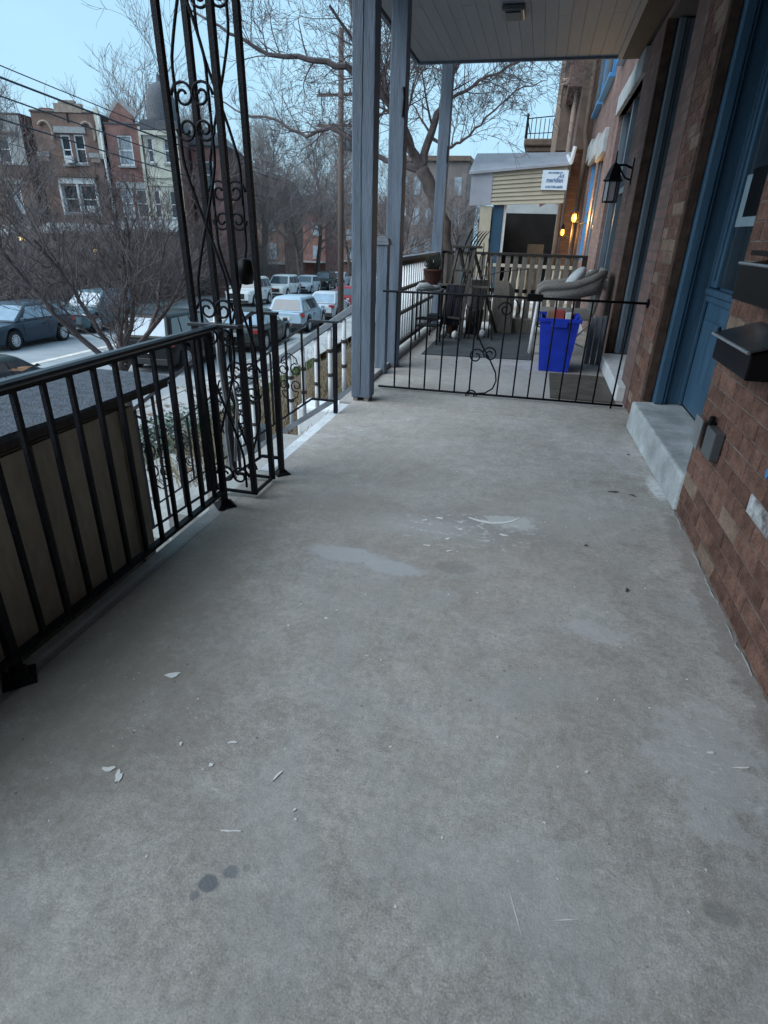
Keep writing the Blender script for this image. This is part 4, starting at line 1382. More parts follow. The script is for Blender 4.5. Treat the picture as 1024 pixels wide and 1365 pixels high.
sl_ = MB().tube([(-1.24, 6.50, .60), (-1.20, 6.47, .625), (-1.13, 6.49, .63), (-1.05, 6.52, .61)], [.01, .03, .028, .012], 8)
tag(sl_.build('white_bundle', M['cushion'], smooth=True), 'white rolled bundle beside the potted plant on the stand', 'bundle')
sto = thing('iron_stool', 'small low black iron stool behind the plant stand', 'stool', (-1.1, 7.1, 0))
MB().box(-1.2, -.98, 7.02, 7.24, .25, .265).build('seat', M['iron'], sto)
for (x, y) in ((-1.19, 7.03), (-.99, 7.03), (-1.19, 7.23), (-.99, 7.23)):
    MB().tube([(x, y, .25), (x, y, .005)], .009, 6).build('leg', M['iron'], sto)

# wall lantern on the neighbour's brick
ln = thing('wall_lantern', 'unlit black wall lantern with peaked top on the neighbour brick', 'lantern', (.75, 6.8, 1.75))
cx, cy, z0 = .585, 6.80, 1.45
MB().box(.735, .752, 6.74, 6.86, 1.60, 1.82).build('back_plate', M['boxblack'], ln, bevel=.004)
MB().tube([(.74, 6.8, 1.74), (.68, 6.8, 1.765), (.61, 6.8, 1.765), (cx, 6.8, 1.74)], .010, 8).tube([(.74, 6.8, 1.64), (.69, 6.8, 1.66), (.65, 6.8, 1.71), (.62, 6.8, 1.755)], .008, 8).build('bracket', M['boxblack'], ln, smooth=True)
MB().lathe([(.085, .0), (.09, .012), (.075, .03), (.05, .10), (.022, .15), (.008, .165), (.006, .24), (.002, .26)], (cx, cy, z0 + .175), 6).build('cap', M['boxblack'], ln)
MB().lathe([(.064, .0), (.064, .16)], (cx, cy, z0 + .012), 6).build('lantern_pane', M['lampglass'], ln)
fm = MB()
for k in range(6):
    a = math.pi / 3 * k
    fm.tube([(cx + .066 * math.cos(a), cy + .066 * math.sin(a), z0), (cx + .066 * math.cos(a), cy + .066 * math.sin(a), z0 + .18)], .005, 5)
    a2 = a + math.pi / 3
    fm.tube([(cx + .067 * math.cos(a), cy + .067 * math.sin(a), z0), (cx + .067 * math.cos(a2), cy + .067 * math.sin(a2), z0)], .006, 5)
fm.build('frame', M['boxblack'], ln)

# ================================================================== BESIDE THE PORCH
sh = thing('shed', 'tan panelled shed with flat grey felt roof just outside the iron railing', 'shed', (-1.6, .6, -1.3))
XSH = -1.36
MB().box(-1.86, XSH - .012, -2.0, 1.752, -1.5, .545).build('wall', M['tan'], sh)
for (y0, y1) in ((-1.0, .05), (.058, .72), (.728, 1.30), (1.308, 1.754)):
    MB().box(XSH - .011, XSH, y0, y1, -1.45, .54).build('panel', M['tan'], sh)
MB().box(XSH + .0005, XSH + .010, 1.69, 1.762, -1.45, .54).build('corner_board', M['tan'], sh)
ny, nx = 16, 7
rp_ = MB().box(-1.86, XSH + .015, -2.1, 1.985, .560, .592)
rp_.build('roof_deck', M['darkwood'], sh)
rf2 = MB()
xs_ = [-1.875 + (XSH + .022 + 1.875) * i / nx for i in range(nx + 1)]
ys_ = [-2.12 + 4.12 * j / ny for j in range(ny + 1)]
zz = lambda x, y: .602 + .006 * math.sin(9 * x + 3 * y) * math.sin(5 * y) + .004 * math.sin(21 * y)
for i in range(nx):
    for j in range(ny):
        rf2.face([(xs_[i], ys_[j], zz(xs_[i], ys_[j])), (xs_[i + 1], ys_[j], zz(xs_[i + 1], ys_[j])), (xs_[i + 1], ys_[j + 1], zz(xs_[i + 1], ys_[j + 1])), (xs_[i], ys_[j + 1], zz(xs_[i], ys_[j + 1]))])
for j in range(ny):
    rf2.face([(xs_[-1], ys_[j], .586), (xs_[-1], ys_[j + 1], .586), (xs_[-1], ys_[j + 1], zz(xs_[-1], ys_[j + 1])), (xs_[-1], ys_[j], zz(xs_[-1], ys_[j]))])
for i in range(nx):
    rf2.face([(xs_[i], ys_[-1], .586), (xs_[i + 1], ys_[-1], .586), (xs_[i + 1], ys_[-1], zz(xs_[i + 1], ys_[-1])), (xs_[i], ys_[-1], zz(xs_[i], ys_[-1]))])
rf2.build('roof_felt', M['asphalt'], sh)


def leafquads(mb, pts, s0, s1, rr_, flat=.5):
    for p in pts:
        a = rr_.uniform(0, 6.28)
        s = rr_.uniform(s0, s1)
        d1 = Vector((math.cos(a), math.sin(a), rr_.uniform(-flat, flat))).normalized() * s
        d2 = Vector((-math.sin(a), math.cos(a), rr_.uniform(-flat, flat))).normalized() * s * .6
        p = Vector(p)
        mb.face([p - d1, p + d2 * .8, p + d1 + Vector((0, 0, s * .25)), p - d2 * .8])


rr = random.Random(21)
lf = MB()
leafquads(lf, [S(rr.uniform(7, 17), rr.choice([KERB + .2, -7.2, -6.6, -6.0]) + rr.gauss(0, .3), .16) for _ in range(260)], .05, .11, rr, .35)
leafquads(lf, [(rr.uniform(-3.6, -2.8), rr.uniform(2.3, 5.2), -1.115) for _ in range(26)], .03, .06, rr, .3)
leafquads(lf, [(rr.uniform(-1.9, -1.6), rr.uniform(1.65, 1.95), .616) for _ in range(7)], .02, .045, rr, .3)
tag(lf.build('fallen_leaves', M['leaf']), 'brown dead leaves scattered over pavement and landing', 'leaves', kind='stuff')
iv = MB()
pts = []
for _ in range(2600):
    x, y = -4.25 + rr.gauss(0, .32), 5.9 + rr.gauss(0, .75)
    pts.append((x, y, bankz(x, y) + rr.uniform(.02, .50) * math.exp(-((x + 4.25) / .5) ** 2)))
leafquads(iv, pts, .022, .05, rr, .9)
tag(iv.build('ivy_patch', M['ivy']), 'dark green ivy mound on the bank below the porch', 'ivy', kind='stuff')
gs = MB()
for _ in range(5200):
    a, c = rr.uniform(5, 20), -5.72 + abs(rr.gauss(0, .26))
    p = S(a, c, 0)
    p.z = bankz(p.x, p.y)
    q = p + Vector((rr.uniform(-.04, .04), rr.uniform(-.04, .04), rr.uniform(.06, .16)))
    gs.face([p - Vector((.012, 0, 0)), p + Vector((.012, 0, 0)), q])
tag(gs.build('grass', M['grass']), 'strip of short green grass beside the pavement', 'grass', kind='stuff')
wd = MB()
for _ in range(2600):
    x, y = rr.uniform(-3.4, -1.5), rr.uniform(4.45, 10.5)
    p = Vector((x, y, -1.24))
    hgt = rr.uniform(.12, .75) * (1.0 if rr.random() < .4 else .6)
    q = p + Vector((rr.gauss(0, .2), rr.gauss(0, .2), hgt))
    m2 = (p + q) / 2 + Vector((rr.gauss(0, .03), rr.gauss(0, .03), .04))
    wd.tube([p, m2, q], [.006, .005, .002], 3, cap=False)
tag(wd.build('dry_weeds', M['weed']), 'dry brown weeds in the yard below the neighbour steps', 'weeds', kind='stuff')
# blue bag / bins seen through the column
o = MB().lathe([(.16, 0), (.22, .1), (.24, .5), (.2, .62), (.05, .66)], (-2.55, 4.95, -1.24), 14)
tag(o.build('bin', M['steel'], smooth=True), 'slate rounded bin in the yard behind the iron stair rail', 'bin')
o = MB().box(-2.3, -1.7, 5.6, 6.0, -1.24, -.55)
tag(o.build('storage_box', M['white'], bevel=.03), 'white storage box in the yard between the spindles', 'box')

# ================================================================== PORCHES FURTHER ON
tp = thing('beige_balustrade', 'beige balustrade of the third porch behind the picket railing', 'railing', (-.2, 11.5, 0))
MB().box(-1.25, .58, 11.46, 11.54, .62, .67).build('top_rail', M['beige'], tp)
MB().box(-1.25, .58, 11.47, 11.53, .0, .05).build('bottom_rail', M['beige'], tp)
bm_ = MB().lathe([(.02, 0), (.03, .1), (.018, .2), (.032, .33), (.018, .46), (.02, .57)], (0, 0, .05), 8).mesh('baluster', M['beige'], smooth=True)
for k in range(15):
    place(bm_, 'baluster', tp, Vector((-1.18 + .12 * k, 11.5, 0)) - ORG[tp.name])
tag(MB().box(-1.32, .76, 8.45, 14.4, -.30, -.10).build('porch_floor', M['concrete']), kind='structure')
o = thing('white_bench', 'white bench on the third porch', 'bench', (-.4, 10.2, 0))
MB().box(-.95, .1, 10.0, 10.4, .12, .17).build('seat', M['white'], o)
for x in (-.9, .02):
    MB().box(x, x + .05, 10.02, 10.38, -.10, .12).build('leg', M['white'], o)

vp = thing('vinyl_porch', 'porch with beige lap siding gable and pale roof beyond the open porches', 'porch', (-.5, 14.5, 0))
YV = 14.5
gz = lambda x: 2.30 + (x + 1.65) * .085
bz = lambda x: 1.70 + (x + 1.65) * .045
gw = MB()
gw.hexa([(-1.65, YV, bz(-1.65)), (.32, YV, bz(.32)), (.32, YV + .1, bz(.32)), (-1.65, YV + .1, bz(-1.65)), (-1.65, YV, gz(-1.65)), (.32, YV, gz(.32)), (.32, YV + .1, gz(.32)), (-1.65, YV + .1, gz(-1.65))])
gw.build('gable_wall', M['beige'], vp)
nb = 8
for k in range(nb):
    t0, t1 = k / nb, (k + 1) / nb
    zf = lambda x, t: bz(x) + (gz(x) - bz(x)) * t
    m_ = MB()
    m_.hexa([(-1.20, YV - .035, zf(-1.20, t0)), (.32, YV - .035, zf(.32, t0)), (.32, YV - .002, zf(.32, t0)), (-1.20, YV - .002, zf(-1.20, t0)),
             (-1.20, YV - .008, zf(-1.20, t1) - .004), (.32, YV - .008, zf(.32, t1) - .004), (.32, YV - .002, zf(.32, t1) - .004), (-1.20, YV - .002, zf(-1.20, t1) - .004)])
    m_.build('siding_board', M['siding'], vp)
pnl = MB()
pnl.hexa([(-1.67, YV - .03, bz(-1.67)), (-1.205, YV - .03, bz(-1.2)), (-1.205, YV - .002, bz(-1.2)), (-1.67, YV - .002, bz(-1.67)), (-1.67, YV - .03, gz(-1.67)), (-1.205, YV - .03, gz(-1.2)), (-1.205, YV - .002, gz(-1.2)), (-1.67, YV - .002, gz(-1.67))])
pnl.build('end_panel', M['roofgrey'], vp)
rf3 = MB()
rf3.hexa([(-1.72, YV - .09, gz(-1.72) + .002), (.34, YV - .09, gz(.34) + .002), (.42, YV + 1.5, 2.83), (-1.76, YV + 1.5, 2.80), (-1.72, YV - .09, gz(-1.72) + .05), (.34, YV - .09, gz(.34) + .05), (.42, YV + 1.5, 2.88), (-1.76, YV + 1.5, 2.85)])
rf3.build('roof', M['roofgrey'], vp)
MB().box(-1.76, .42, YV + 1.5, YV + 2.2, 2.4, 2.84).build('roof_body', M['roofgrey'], vp)
MB().tube([(.30, YV + 1.0, 2.75), (.36, YV - .1, 2.52), (.40, YV - .12, 2.80)], .04, 8).build('gutter', M['white'], vp)
MB().box(-1.42, -1.17, YV + .0, YV + .25, -.2, 1.70).build('pilaster', M['beige'], vp)
MB().box(-1.15, -.93, YV + .05, YV + .3, -.2, 1.74).build('pilaster', M['bluepost'], vp)
MB().box(-.92, -.86, YV + .1, YV + .2, -.2, 1.74).build('door_edge', M['white'], vp)
MB().box(-1.3, .70, 19.3, 19.5, -.2, 1.72).build('back_wall', M['dark'], vp)  # shade inside the porch painted as a near-black wall colour
MB().box(-1.42, -1.3, YV + .26, 19.3, -.2, 1.6).build('side_screen', M['dark'], vp)  # same painted shade along the street side
MB().box(-1.42, .70, YV + .26, 19.3, -.32, -.2).build('floor_slab', M['concrete'], vp)
pd_ = MB()
pd_.prism([(-1.5, 1.70), (.42, 1.70), (.42, 1.84), (.12, 2.08), (-.22, 1.90), (-.3, 2.6), (-1.5, 2.6)], lambda p, q, t: (p, t + .35 * (q - 1.7), q), 19.6, 19.65)
pd_.build('pediment', M['porchroof'], vp)
MB().box(-.35, .05, 16.4, 16.6, -.2, .95).build('door_panel', M['wood'], vp)
sg = thing('estate_sign', 'small white blue-lettered sign hung on the beige siding', 'sign', (.08, YV - .06, 2.2))
MB().box(-.18, .345, YV - .075, YV - .05, 2.02, 2.385).build('board', M['ivory'], sg, bevel=.004)


def text(body, size, x, z, y, parent, m_, sx=1.0):
    cu_ = bpy.data.curves.new('lettering', 'FONT')
    cu_.body = body
    cu_.size = size
    cu_.align_x = 'CENTER'
    cu_.align_y = 'CENTER'
    cu_.extrude = .002
    cu_.offset = .0015
    cu_.materials.append(m_)
    tmp = bpy.data.objects.new('tmp', cu_)
    COL.objects.link(tmp)
    bpy.context.view_layer.update()
    me = bpy.data.meshes.new_from_object(tmp.evaluated_get(bpy.context.evaluated_depsgraph_get()))
    bpy.data.objects.remove(tmp)
    o = bpy.data.objects.new('lettering', me)
    COL.objects.link(o)
    o.parent = parent
    o.location = Vector((x, y, z)) - ORG[parent.name]
    o.rotation_euler = (math.pi / 2, 0, 0)
    o.scale = (sx, 1, 1)
    return o


text('meridian', .125, .083, 2.20, YV - .080, sg, M['signblue'], .78)
text('610-749-6600', .062, .083, 2.075, YV - .080, sg, M['signblue'], 1.0)
text('MANAGED BY', .036, .083, 2.335, YV - .080, sg, M['signblue'], 1.3)
for k, (x, h) in enumerate([(.15, .04), (.18, .07), (.21, .05), (.24, .065)]):
    MB().box(x, x + .016, YV - .081, YV - .0765, 2.245, 2.245 + h).build('skyline_bar', M['signblue'], sg)

# house with brown bay and roof railing further on
h4 = thing('brick_house', 'tall brown rowhouse with deep cornice beyond the vinyl porch', 'house', (.6, 19, 0))
MB().box(.42, 6, 16.4, 24.0, -2.6, 9.5).build('wall', M['nearbrick'], h4)
for (x0, x1, y0, y1, z0, z1, m_) in ((.02, .418, 18.6, 21.4, 3.2, 9.4, 'cornice'), (.12, .415, 16.5, 18.58, 4.2, 9.4, 'farbrick2'), (-.12, .416, 21.42, 23.9, 2.9, 9.4, 'bstone')):
    MB().box(x0, x1, y0, y1, z0, z1).build('bay', M[m_], h4)
for z_ in (4.6, 6.4):
    MB().box(-.02, .44, 18.5, 21.5, z_, z_ + .16).build('ledge', M['bstone'], h4, bevel=.03)
    MB().box(.0, .018, 19.0, 19.9, z_ + .4, z_ + 1.5).build('window', M['glass'], h4)
    MB().box(.0, .018, 20.1, 21.0, z_ + .4, z_ + 1.5).build('window', M['glass'], h4)
MB().box(-.45, .3, 18.4, 24.1, 6.9, 7.3).build('cornice', M['roofgrey'], h4, bevel=.1)
for y in (16.9, 18.2, 22.4):
    MB().tube([(.33, y, 9), (.33, y, -1)], .05, 8).build('drainpipe', M['bstone'], h4)
h5 = thing('brick_house', 'far brown brick house with railed flat bay roof', 'house', (.3, 27, 0))
MB().box(.30, 6, 24.1, 40, -2.6, 9.0).build('wall', M['farbrick2'], h5)
MB().box(-.82, .298, 25.0, 28.0, -1, 3.85).build('bay', M['farbrick2'], h5)
MB().box(-1.0, .297, 24.85, 28.2, 3.86, 4.02).build('bay_cornice', M['cornice'], h5, bevel=.03)
MB().box(-1.1, .296, 24.75, 28.3, 4.025, 4.25).build('bay_cornice', M['cornice'], h5, bevel=.05)
w1 = MB().box(-.55, -.1, 24.96, 24.995, 2.6, 3.7).build('window', M['glass'], h5)
MB().box(-.6, -.05, 24.93, 24.958, 3.7, 3.78).box(-.6, -.55, 24.93, 24.958, 2.6, 3.7).box(-.1, -.05, 24.93, 24.958, 2.6, 3.7).build('frame', M['white'], w1)
rl = MB()
for k in range(9):
    x = -1.05 + .15 * k
    rl.tube([(x, 24.85, 4.25), (x, 24.85, 4.85)], .014, 5)
rl.tube([(-1.05, 24.85, 4.85), (.25, 24.85, 4.95)], .018, 5).tube([(-1.05, 24.85, 4.4), (.25, 24.85, 4.45)], .014, 5)
rl.tube([(-1.05, 24.85, 4.85), (-1.05, 28, 4.85)], .018, 5)
rl.lathe([(.05, 0), (.04, .65), (.06, .7), (.02, .76)], (-1.05, 24.85, 4.25), 8)
rl.build('roof_railing', M['iron'], h5)
MB().lathe([(.10, 0), (.14, .08), (.12, .2), (.03, .26)], (-1.1, 25.2, 3.4), 12).build('bay_bracket', M['roofgrey'], h5)


def lit_lantern(x, y, z, label, s=1.0):
    t_ = thing('wall_lamp', label, 'lamp', (x, y, z), 'lit lamps along the porches')
    MB().lathe([(.012, .02), (.026, .04), (.030, .08), (.018, .12)], (x, y, z), 10).build('bulb', M['glow'], t_, smooth=True)
    fm_ = MB()
    for k in range(6):
        a = math.pi / 3 * k
        fm_.tube([(x + .055 * math.cos(a), y + .055 * math.sin(a), z), (x + .075 * math.cos(a), y + .075 * math.sin(a), z + .10), (x + .06 * math.cos(a), y + .06 * math.sin(a), z + .17)], .005, 4)
    fm_.tube([(x + .055 * math.cos(i * .524), y + .055 * math.sin(i * .524), z) for i in range(13)], .006, 4)
    fm_.build('cage', M['boxblack'], t_)
    MB().lathe([(.022, .015), (.038, .03), (.046, .08), (.036, .14)], (x, y, z), 12, 'z', False).build('globe', M['amber'], t_, smooth=True)
    MB().lathe([(.06, 0), (.03, .05), (.01, .09)], (x, y, z + .17), 8).build('cap', M['boxblack'], t_)
    MB().tube([(x, y, z + .05), (x + .12, y + .02, z - .02), (x + .22, y + .02, z)], .012, 6).build('bracket', M['boxblack'], t_)
    ld_ = bpy.data.lights.new('lamp_light', 'POINT')
    ld_.energy = 16 * s
    ld_.color = (1, .6, .2)
    ld_.shadow_soft_size = .08
    lo = bpy.data.objects.new('lamp_light', ld_)
    COL.objects.link(lo)
    lo.parent = t_
    lo.location = (.09, -.10, .08)
    return t_


lit_lantern(.50, 12.3, 1.37, 'lit yellow globe lamp on the brick wall of the third house')
lit_lantern(.42, 15.6, 1.15, 'lit amber lamp inside the dark vinyl porch', .5)

# ================================================================== ACROSS THE STREET
FH = Vector((fw.x, fw.y, 0)).normalized()
RH = Vector((FH.y, -FH.x, 0))
QD, KH = 46.0, 46.0 / 38.0
HM = Matrix(((RH.x, FH.x, 0, CAM.x + FH.x * QD), (RH.y, FH.y, 0, CAM.y + FH.y * QD), (0, 0, 1, CAM.z), (0, 0, 0, 1)))


def q_(u):
    return u * KH


def zq(z):
    return (z - 1.125) * KH


def window(par, u0, u1, z0, z1, m_='glass', sill=True, fr='white', rail=True, dep=.16):
    a, b_, c, d = q_(u0), q_(u1), zq(z0), zq(z1)
    w_ = MB().box(a, b_, dep - .03, dep, c, d).build('window', M[m_], par)
    f_ = .085
    f = MB()
    f.box(a, a + f_, dep - .11, dep - .032, c, d).box(b_ - f_, b_, dep - .11, dep - .032, c, d)
    f.box(a + f_, b_ - f_, dep - .11, dep - .032, d - f_, d).box(a + f_, b_ - f_, dep - .11, dep - .032, c, c + f_)
    f.build('frame', M[fr], w_)
    if rail:
        MB().box(a + f_, b_ - f_, dep - .09, dep - .034, (c + d) / 2 - .035, (c + d) / 2 + .035).build('sash_rail', M[fr], w_)
    if sill:
        MB().box(a - .1, b_ + .1, -.10, dep - .035, c - .12, c - .003).build('sill', M['stone'], w_)
    return w_


def far_house(label, u0, u1, ztop, m_, wins, side='sidebrick', y=0.0):
    t_ = thing('row_house', label, 'house', mtx=HM @ Matrix.Translation((0, y, 0)), group='rowhouses across the street')
    facade(lambda u, w_, h: (u, w_, h), q_(u0), q_(u1), zq(-3.2), zq(ztop), [(q_(a), q_(b_), zq(c), zq(d)) for a, b_, c, d in wins], .2).build('wall', M[m_], t_)
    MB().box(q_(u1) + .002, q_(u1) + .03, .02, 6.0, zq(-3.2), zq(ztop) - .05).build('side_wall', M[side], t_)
    MB().box(q_(u0) - .05, q_(u1) + .05, -.05, 5.9, zq(ztop) + .002, zq(ztop) + .08).build('roof', M['shingle'], t_)
    return t_


def porch(t_, u0, u1, z0, z1, dep, m_='porchroof', posts=()):
    a, b_ = q_(u0), q_(u1)
    r_ = MB()
    r_.hexa([(a, -dep, zq(z0)), (b_, -dep, zq(z0)), (b_, -.02, zq(z1)), (a, -.02, zq(z1)), (a, -dep, zq(z0) + .16), (b_, -dep, zq(z0) + .16), (b_, -.02, zq(z1) + .12), (a, -.02, zq(z1) + .12)])
    r_.build('porch_roof', M[m_], t_)
    MB().box(a + .05, b_ - .05, -.10, -.021, zq(-2.2), zq(z1) - .1).build('painted_shade_sheet', M['dark'], t_)  # dark sheet painting the shade below the porch roof
    for u in posts:
        MB().box(q_(u), q_(u) + .18, -dep + .15, -dep + .33, zq(-2.2), zq(z0)).build('porch_post', M['white'], t_)
    MB().box(a, b_, -dep, -.12, zq(-2.9), zq(-1.9)).build('porch_base', M['farbrick2'], t_)


# house 0: grey rendered top, at the left edge
w0 = [(-22.6, -21.85, 4.1, 5.45), (-22.7, -21.75, 1.55, 2.95)]
t0 = far_house('row house with grey rendered top at the left edge across the street', -25.5, -20.98, 6.45, 'farbrick2', w0, y=.4)
for k, w_ in enumerate(w0):
    window(t0, *w_, m_='glass' if k == 0 else 'paleglass')
rb = MB()
for (a, b_, c, d) in ((-25.5, -22.62, 4.0, 6.4), (-21.82, -20.99, 4.0, 6.4), (-22.62, -21.82, 5.5, 6.4)):
    rb.box(q_(a), q_(b_), -.05, -.003, zq(c), zq(d))
rb.build('grey_render', M['stone'], t0)
MB().box(q_(-23.1), q_(-21.3), -.15, -.055, zq(5.50), zq(5.62)).build('hood_mould', M['cornice'], t0)
MB().box(q_(-22.9), q_(-21.4), -.14, -.006, zq(3.05), zq(3.3)).build('lintel', M['stone'], t0)
porch(t0, -25, -21.2, .3, .8, 2.0, posts=(-22.9, -21.6))

# house 1: stepped parapet, paired windows
w1_ = [(-18.72, -18.18, 4.1, 5.52), (-17.97, -17.38, 4.15, 5.55), (-19.12, -18.25, 1.62, 3.1), (-18.12, -17.18, 1.62, 3.1)]
t1 = far_house('brown brick row house with stepped parapet and paired white windows', -20.12, -16.50, 6.55, 'farbrick2', w1_)
for k, w_ in enumerate(w1_):
    window(t1, *w_)
pr_ = MB()
pr_.box(q_(-18.75), q_(-17.25), -.06, .3, zq(6.56), zq(6.98)).box(q_(-18.45), q_(-17.6), -.08, .32, zq(6.985), zq(7.12)).box(q_(-20.15), q_(-18.755), -.05, .3, zq(6.56), zq(6.66)).box(q_(-17.245), q_(-16.48), -.05, .3, zq(6.56), zq(6.66))
pr_.build('parapet', M['bstone'], t1)
MB().box(q_(-18.98), q_(-17.22), -.10, -.004, zq(5.60), zq(5.90)).build('lintel', M['stone'], t1)
for u in (-20.12, -17.2):
    MB().box(q_(u), q_(u + .68), -.16, -.004, zq(4.45), zq(4.68)).build('ledge', M['stone'], t1)
    MB().box(q_(u + .08), q_(u + .6), -.12, -.005, zq(4.22), zq(4.44)).build('ledge_corbel', M['bstone'], t1)
for u in (-19.3, -16.95):
    m_ = MB()
    m_.tube([(q_(u) + .5 * math.cos(a) * 1.0 - .2, -.07, zq(5.55) + .7 * math.sin(a)) for a in [i * math.pi / 12 - .5 for i in range(12)]], .09, 6)
    m_.build('scroll_corbel', M['bstone'], t1)
MB().box(q_(-18.13), q_(-18.06), -.05, -.004, zq(6.1), zq(6.9)).build('slot', M['dark'], t1)
MB().box(q_(-19.4), q_(-16.95), -.35, -.004, zq(3.46), zq(3.62)).build('bay_cornice', M['cornice'], t1)
for k in range(8):
    MB().lathe([(.14, 0), (.14, .1)], (q_(-19.05 + .265 * k), -.2, zq(3.30)), 12, 'y').build('scallop', M['card'], t1)
MB().box(q_(-19.2), q_(-17.1), -.22, -.09, zq(3.13), zq(3.44)).build('frieze', M['white'], t1)
for u in (-19.22, -18.22, -17.16):
    MB().box(q_(u), q_(u) + .12, -.2, -.004, zq(1.5), zq(3.13)).build('mullion', M['white'], t1)
for (u, z) in ((-18.55, 4.15), (-17.75, 1.68)):
    MB().box(q_(u), q_(u) + .5, -.35, .04, zq(z), zq(z) + .42).build('air_conditioner', M['white'], t1)
MB().tube([(q_(-16.33), -.1, zq(6.5)), (q_(-16.33), -.1, zq(4.5)), (q_(-16.25), -.1, zq(-1))], .09, 8).build('downpipe', M['white'], t1)
MB().box(q_(-16.58), q_(-16.36), -.12, -.003, zq(4.4), zq(6.8)).build('pilaster', M['cream'], t1)
MB().box(q_(-19.95), q_(-19.3), .8, 1.6, zq(6.65), zq(6.85)).build('chimney', M['farbrick'], t1)
porch(t1, -20.3, -16.6, .55, 1.0, 2.4, posts=(-20.2, -18.4, -16.9))

# house 2: pointed gable
w2 = [(-15.55, -14.72, 4.12, 5.58), (-15.78, -15.10, 1.5, 2.95), (-14.92, -14.2, 1.5, 2.95)]
t2 = far_house('red brick row house with small pointed gable between the neighbours', -16.12, -14.12, 6.1, 'farbrick', w2)
for k, w_ in enumerate(w2):
    window(t2, *w_, m_='paleglass' if k < 2 else 'glass')
g = MB()
g.prism([(q_(-15.85), zq(6.102)), (q_(-14.5), zq(6.102)), (q_(-14.5), zq(6.5)), (q_(-15.2), zq(7.1)), (q_(-15.75), zq(6.5)), (q_(-15.85), zq(6.3))], lambda p, q, t: (p, t, q), -.03, .4)
g.build('gable', M['farbrick'], t2)
for s, (a, b_) in enumerate((((-15.85, 6.38), (-15.2, 7.12)), ((-15.2, 7.12), (-14.42, 6.42)))):
    MB().bar((q_(a[0]), .15, zq(a[1])), (q_(b_[0]), .15, zq(b_[1])), .5, .12, (0, 1, 0)).build('coping', M['stone'], t2)
MB().box(q_(-15.95), q_(-14.15), -.10, -.004, zq(2.98), zq(3.3)).build('lintel', M['stone'], t2)
MB().box(q_(-14.28), q_(-14.14), -.12, -.004, zq(-1), zq(6.0)).build('downpipe', M['cream'], t2)
porch(t2, -16.3, -14.2, .75, 1.25, 2.4, posts=(-16.0,))

# house 3: cream bay with a dark slate dome
w3 = [(-13.92, -13.55, 4.3, 5.52), (-12.98, -12.45, 4.3, 5.52), (-13.9, -13.5, 1.5, 2.95), (-12.98, -12.5, 1.5, 2.95)]
t3 = far_house('cream painted row house with dark slate dome across the street', -14.08, -12.15, 5.85, 'cream', w3, side='farbrick')
for k, w_ in enumerate(w3):
    window(t3, *w_)
MB().box(q_(-14.15), q_(-12.1), -.15, -.004, zq(5.62), zq(5.84)).build('eaves_band', M['cream'], t3)
MB().box(q_(-14.1), q_(-12.14), -.08, -.004, zq(3.55), zq(3.66)).build('string_course', M['cream'], t3)
MB().box(q_(-14.1), q_(-12.14), -.08, -.004, zq(3.16), zq(3.26)).build('string_course', M['cream'], t3)
d_ = MB()
d_.prism([(q_(-14.25), zq(5.90)), (q_(-12.0), zq(5.90)), (q_(-12.2), zq(6.35)), (q_(-14.0), zq(6.35))], lambda p, q, t: (p, t, q), -.1, 3.0)
d_.build('mansard', M['shingle'], t3)
MB().lathe([(1.02, 0), (1.0, .35), (.98, .9), (.92, 1.5), (.78, 2.0), (.5, 2.3), (.22, 2.42), (.13, 2.5), (.12, 2.8), (.02, 3.0)], (q_(-13.15), 1.1, zq(6.2)), 16).build('dome', M['shingle'], t3, smooth=True)
porch(t3, -14.1, -12.2, .8, 1.3, 2.0, posts=())
# house 4: brick beyond the dome
t4 = far_house('red brick house end half hidden by the iron column', -11.95, -9.9, 5.3, 'farbrick', [(-11.3, -10.7, 3.2, 4.6)], y=2.0)
window(t4, -11.3, -10.7, 3.2, 4.6)
MB().prism([(q_(-12.0), zq(5.38)), (q_(-9.8), zq(5.38)), (q_(-10.9), zq(6.3))], lambda p, q, t: (p, t, q), -.2, 5).build('pitched_roof', M['shingle'], t4)

# lit porch lamps opposite
for k, (u, y, z) in enumerate(((-20.35, -3.6, .12), (-14.9, -7.5, -.30))):
    t_ = thing('porch_lamp', ['small lit orange porch lamp left of the stepped brown house', 'small lit orange porch lamp under the red gabled house'][k], 'lamp', mtx=HM @ Matrix.Translation((q_(u), y, zq(z))), group='porch lamps across the street')
    MB().lathe([(.07, 0), (.19, .07), (.20, .22), (.09, .32)], (0, 0, 0), 10).build('globe', M['warm'], t_, smooth=True)
    MB().tube([(0, 0, .32), (0, .3, .38), (0, .6, .38)], .02, 5).build('bracket', M['boxblack'], t_)

# far apartment block behind the street tree
ap = thing('apartment_block', 'far flat roofed apartment block behind the bare street tree', 'building', (-12, 62, 0))
MB().box(-14.5, -7.6, 62, 72, -6, 7.2).build('wall', M['apt'], ap)
MB().box(-14.8, -7.35, 61.7, 72.2, 7.2, 7.6).build('cornice', M['cornice'], ap)
for i in range(5):
    for j in range(4):
        w_ = MB().box(-13.9 + 1.3 * i, -13.2 + 1.3 * i, 61.95, 61.995, -3.4 + 2.6 * j, -1.9 + 2.6 * j).build('window', M['paleglass'], ap)
bw_ = thing('brick_wall', 'low red brick wall across the street behind the parked cars', 'wall', mtx=SM(52, -24.5, 0))
MB().box(-.3, 0, -4, 9, 0, 2.6).build('wall', M['farbrick'], bw_)
MB().box(-.4, .1, -4, 9, 2.6, 2.75).build('coping', M['stone'], bw_)

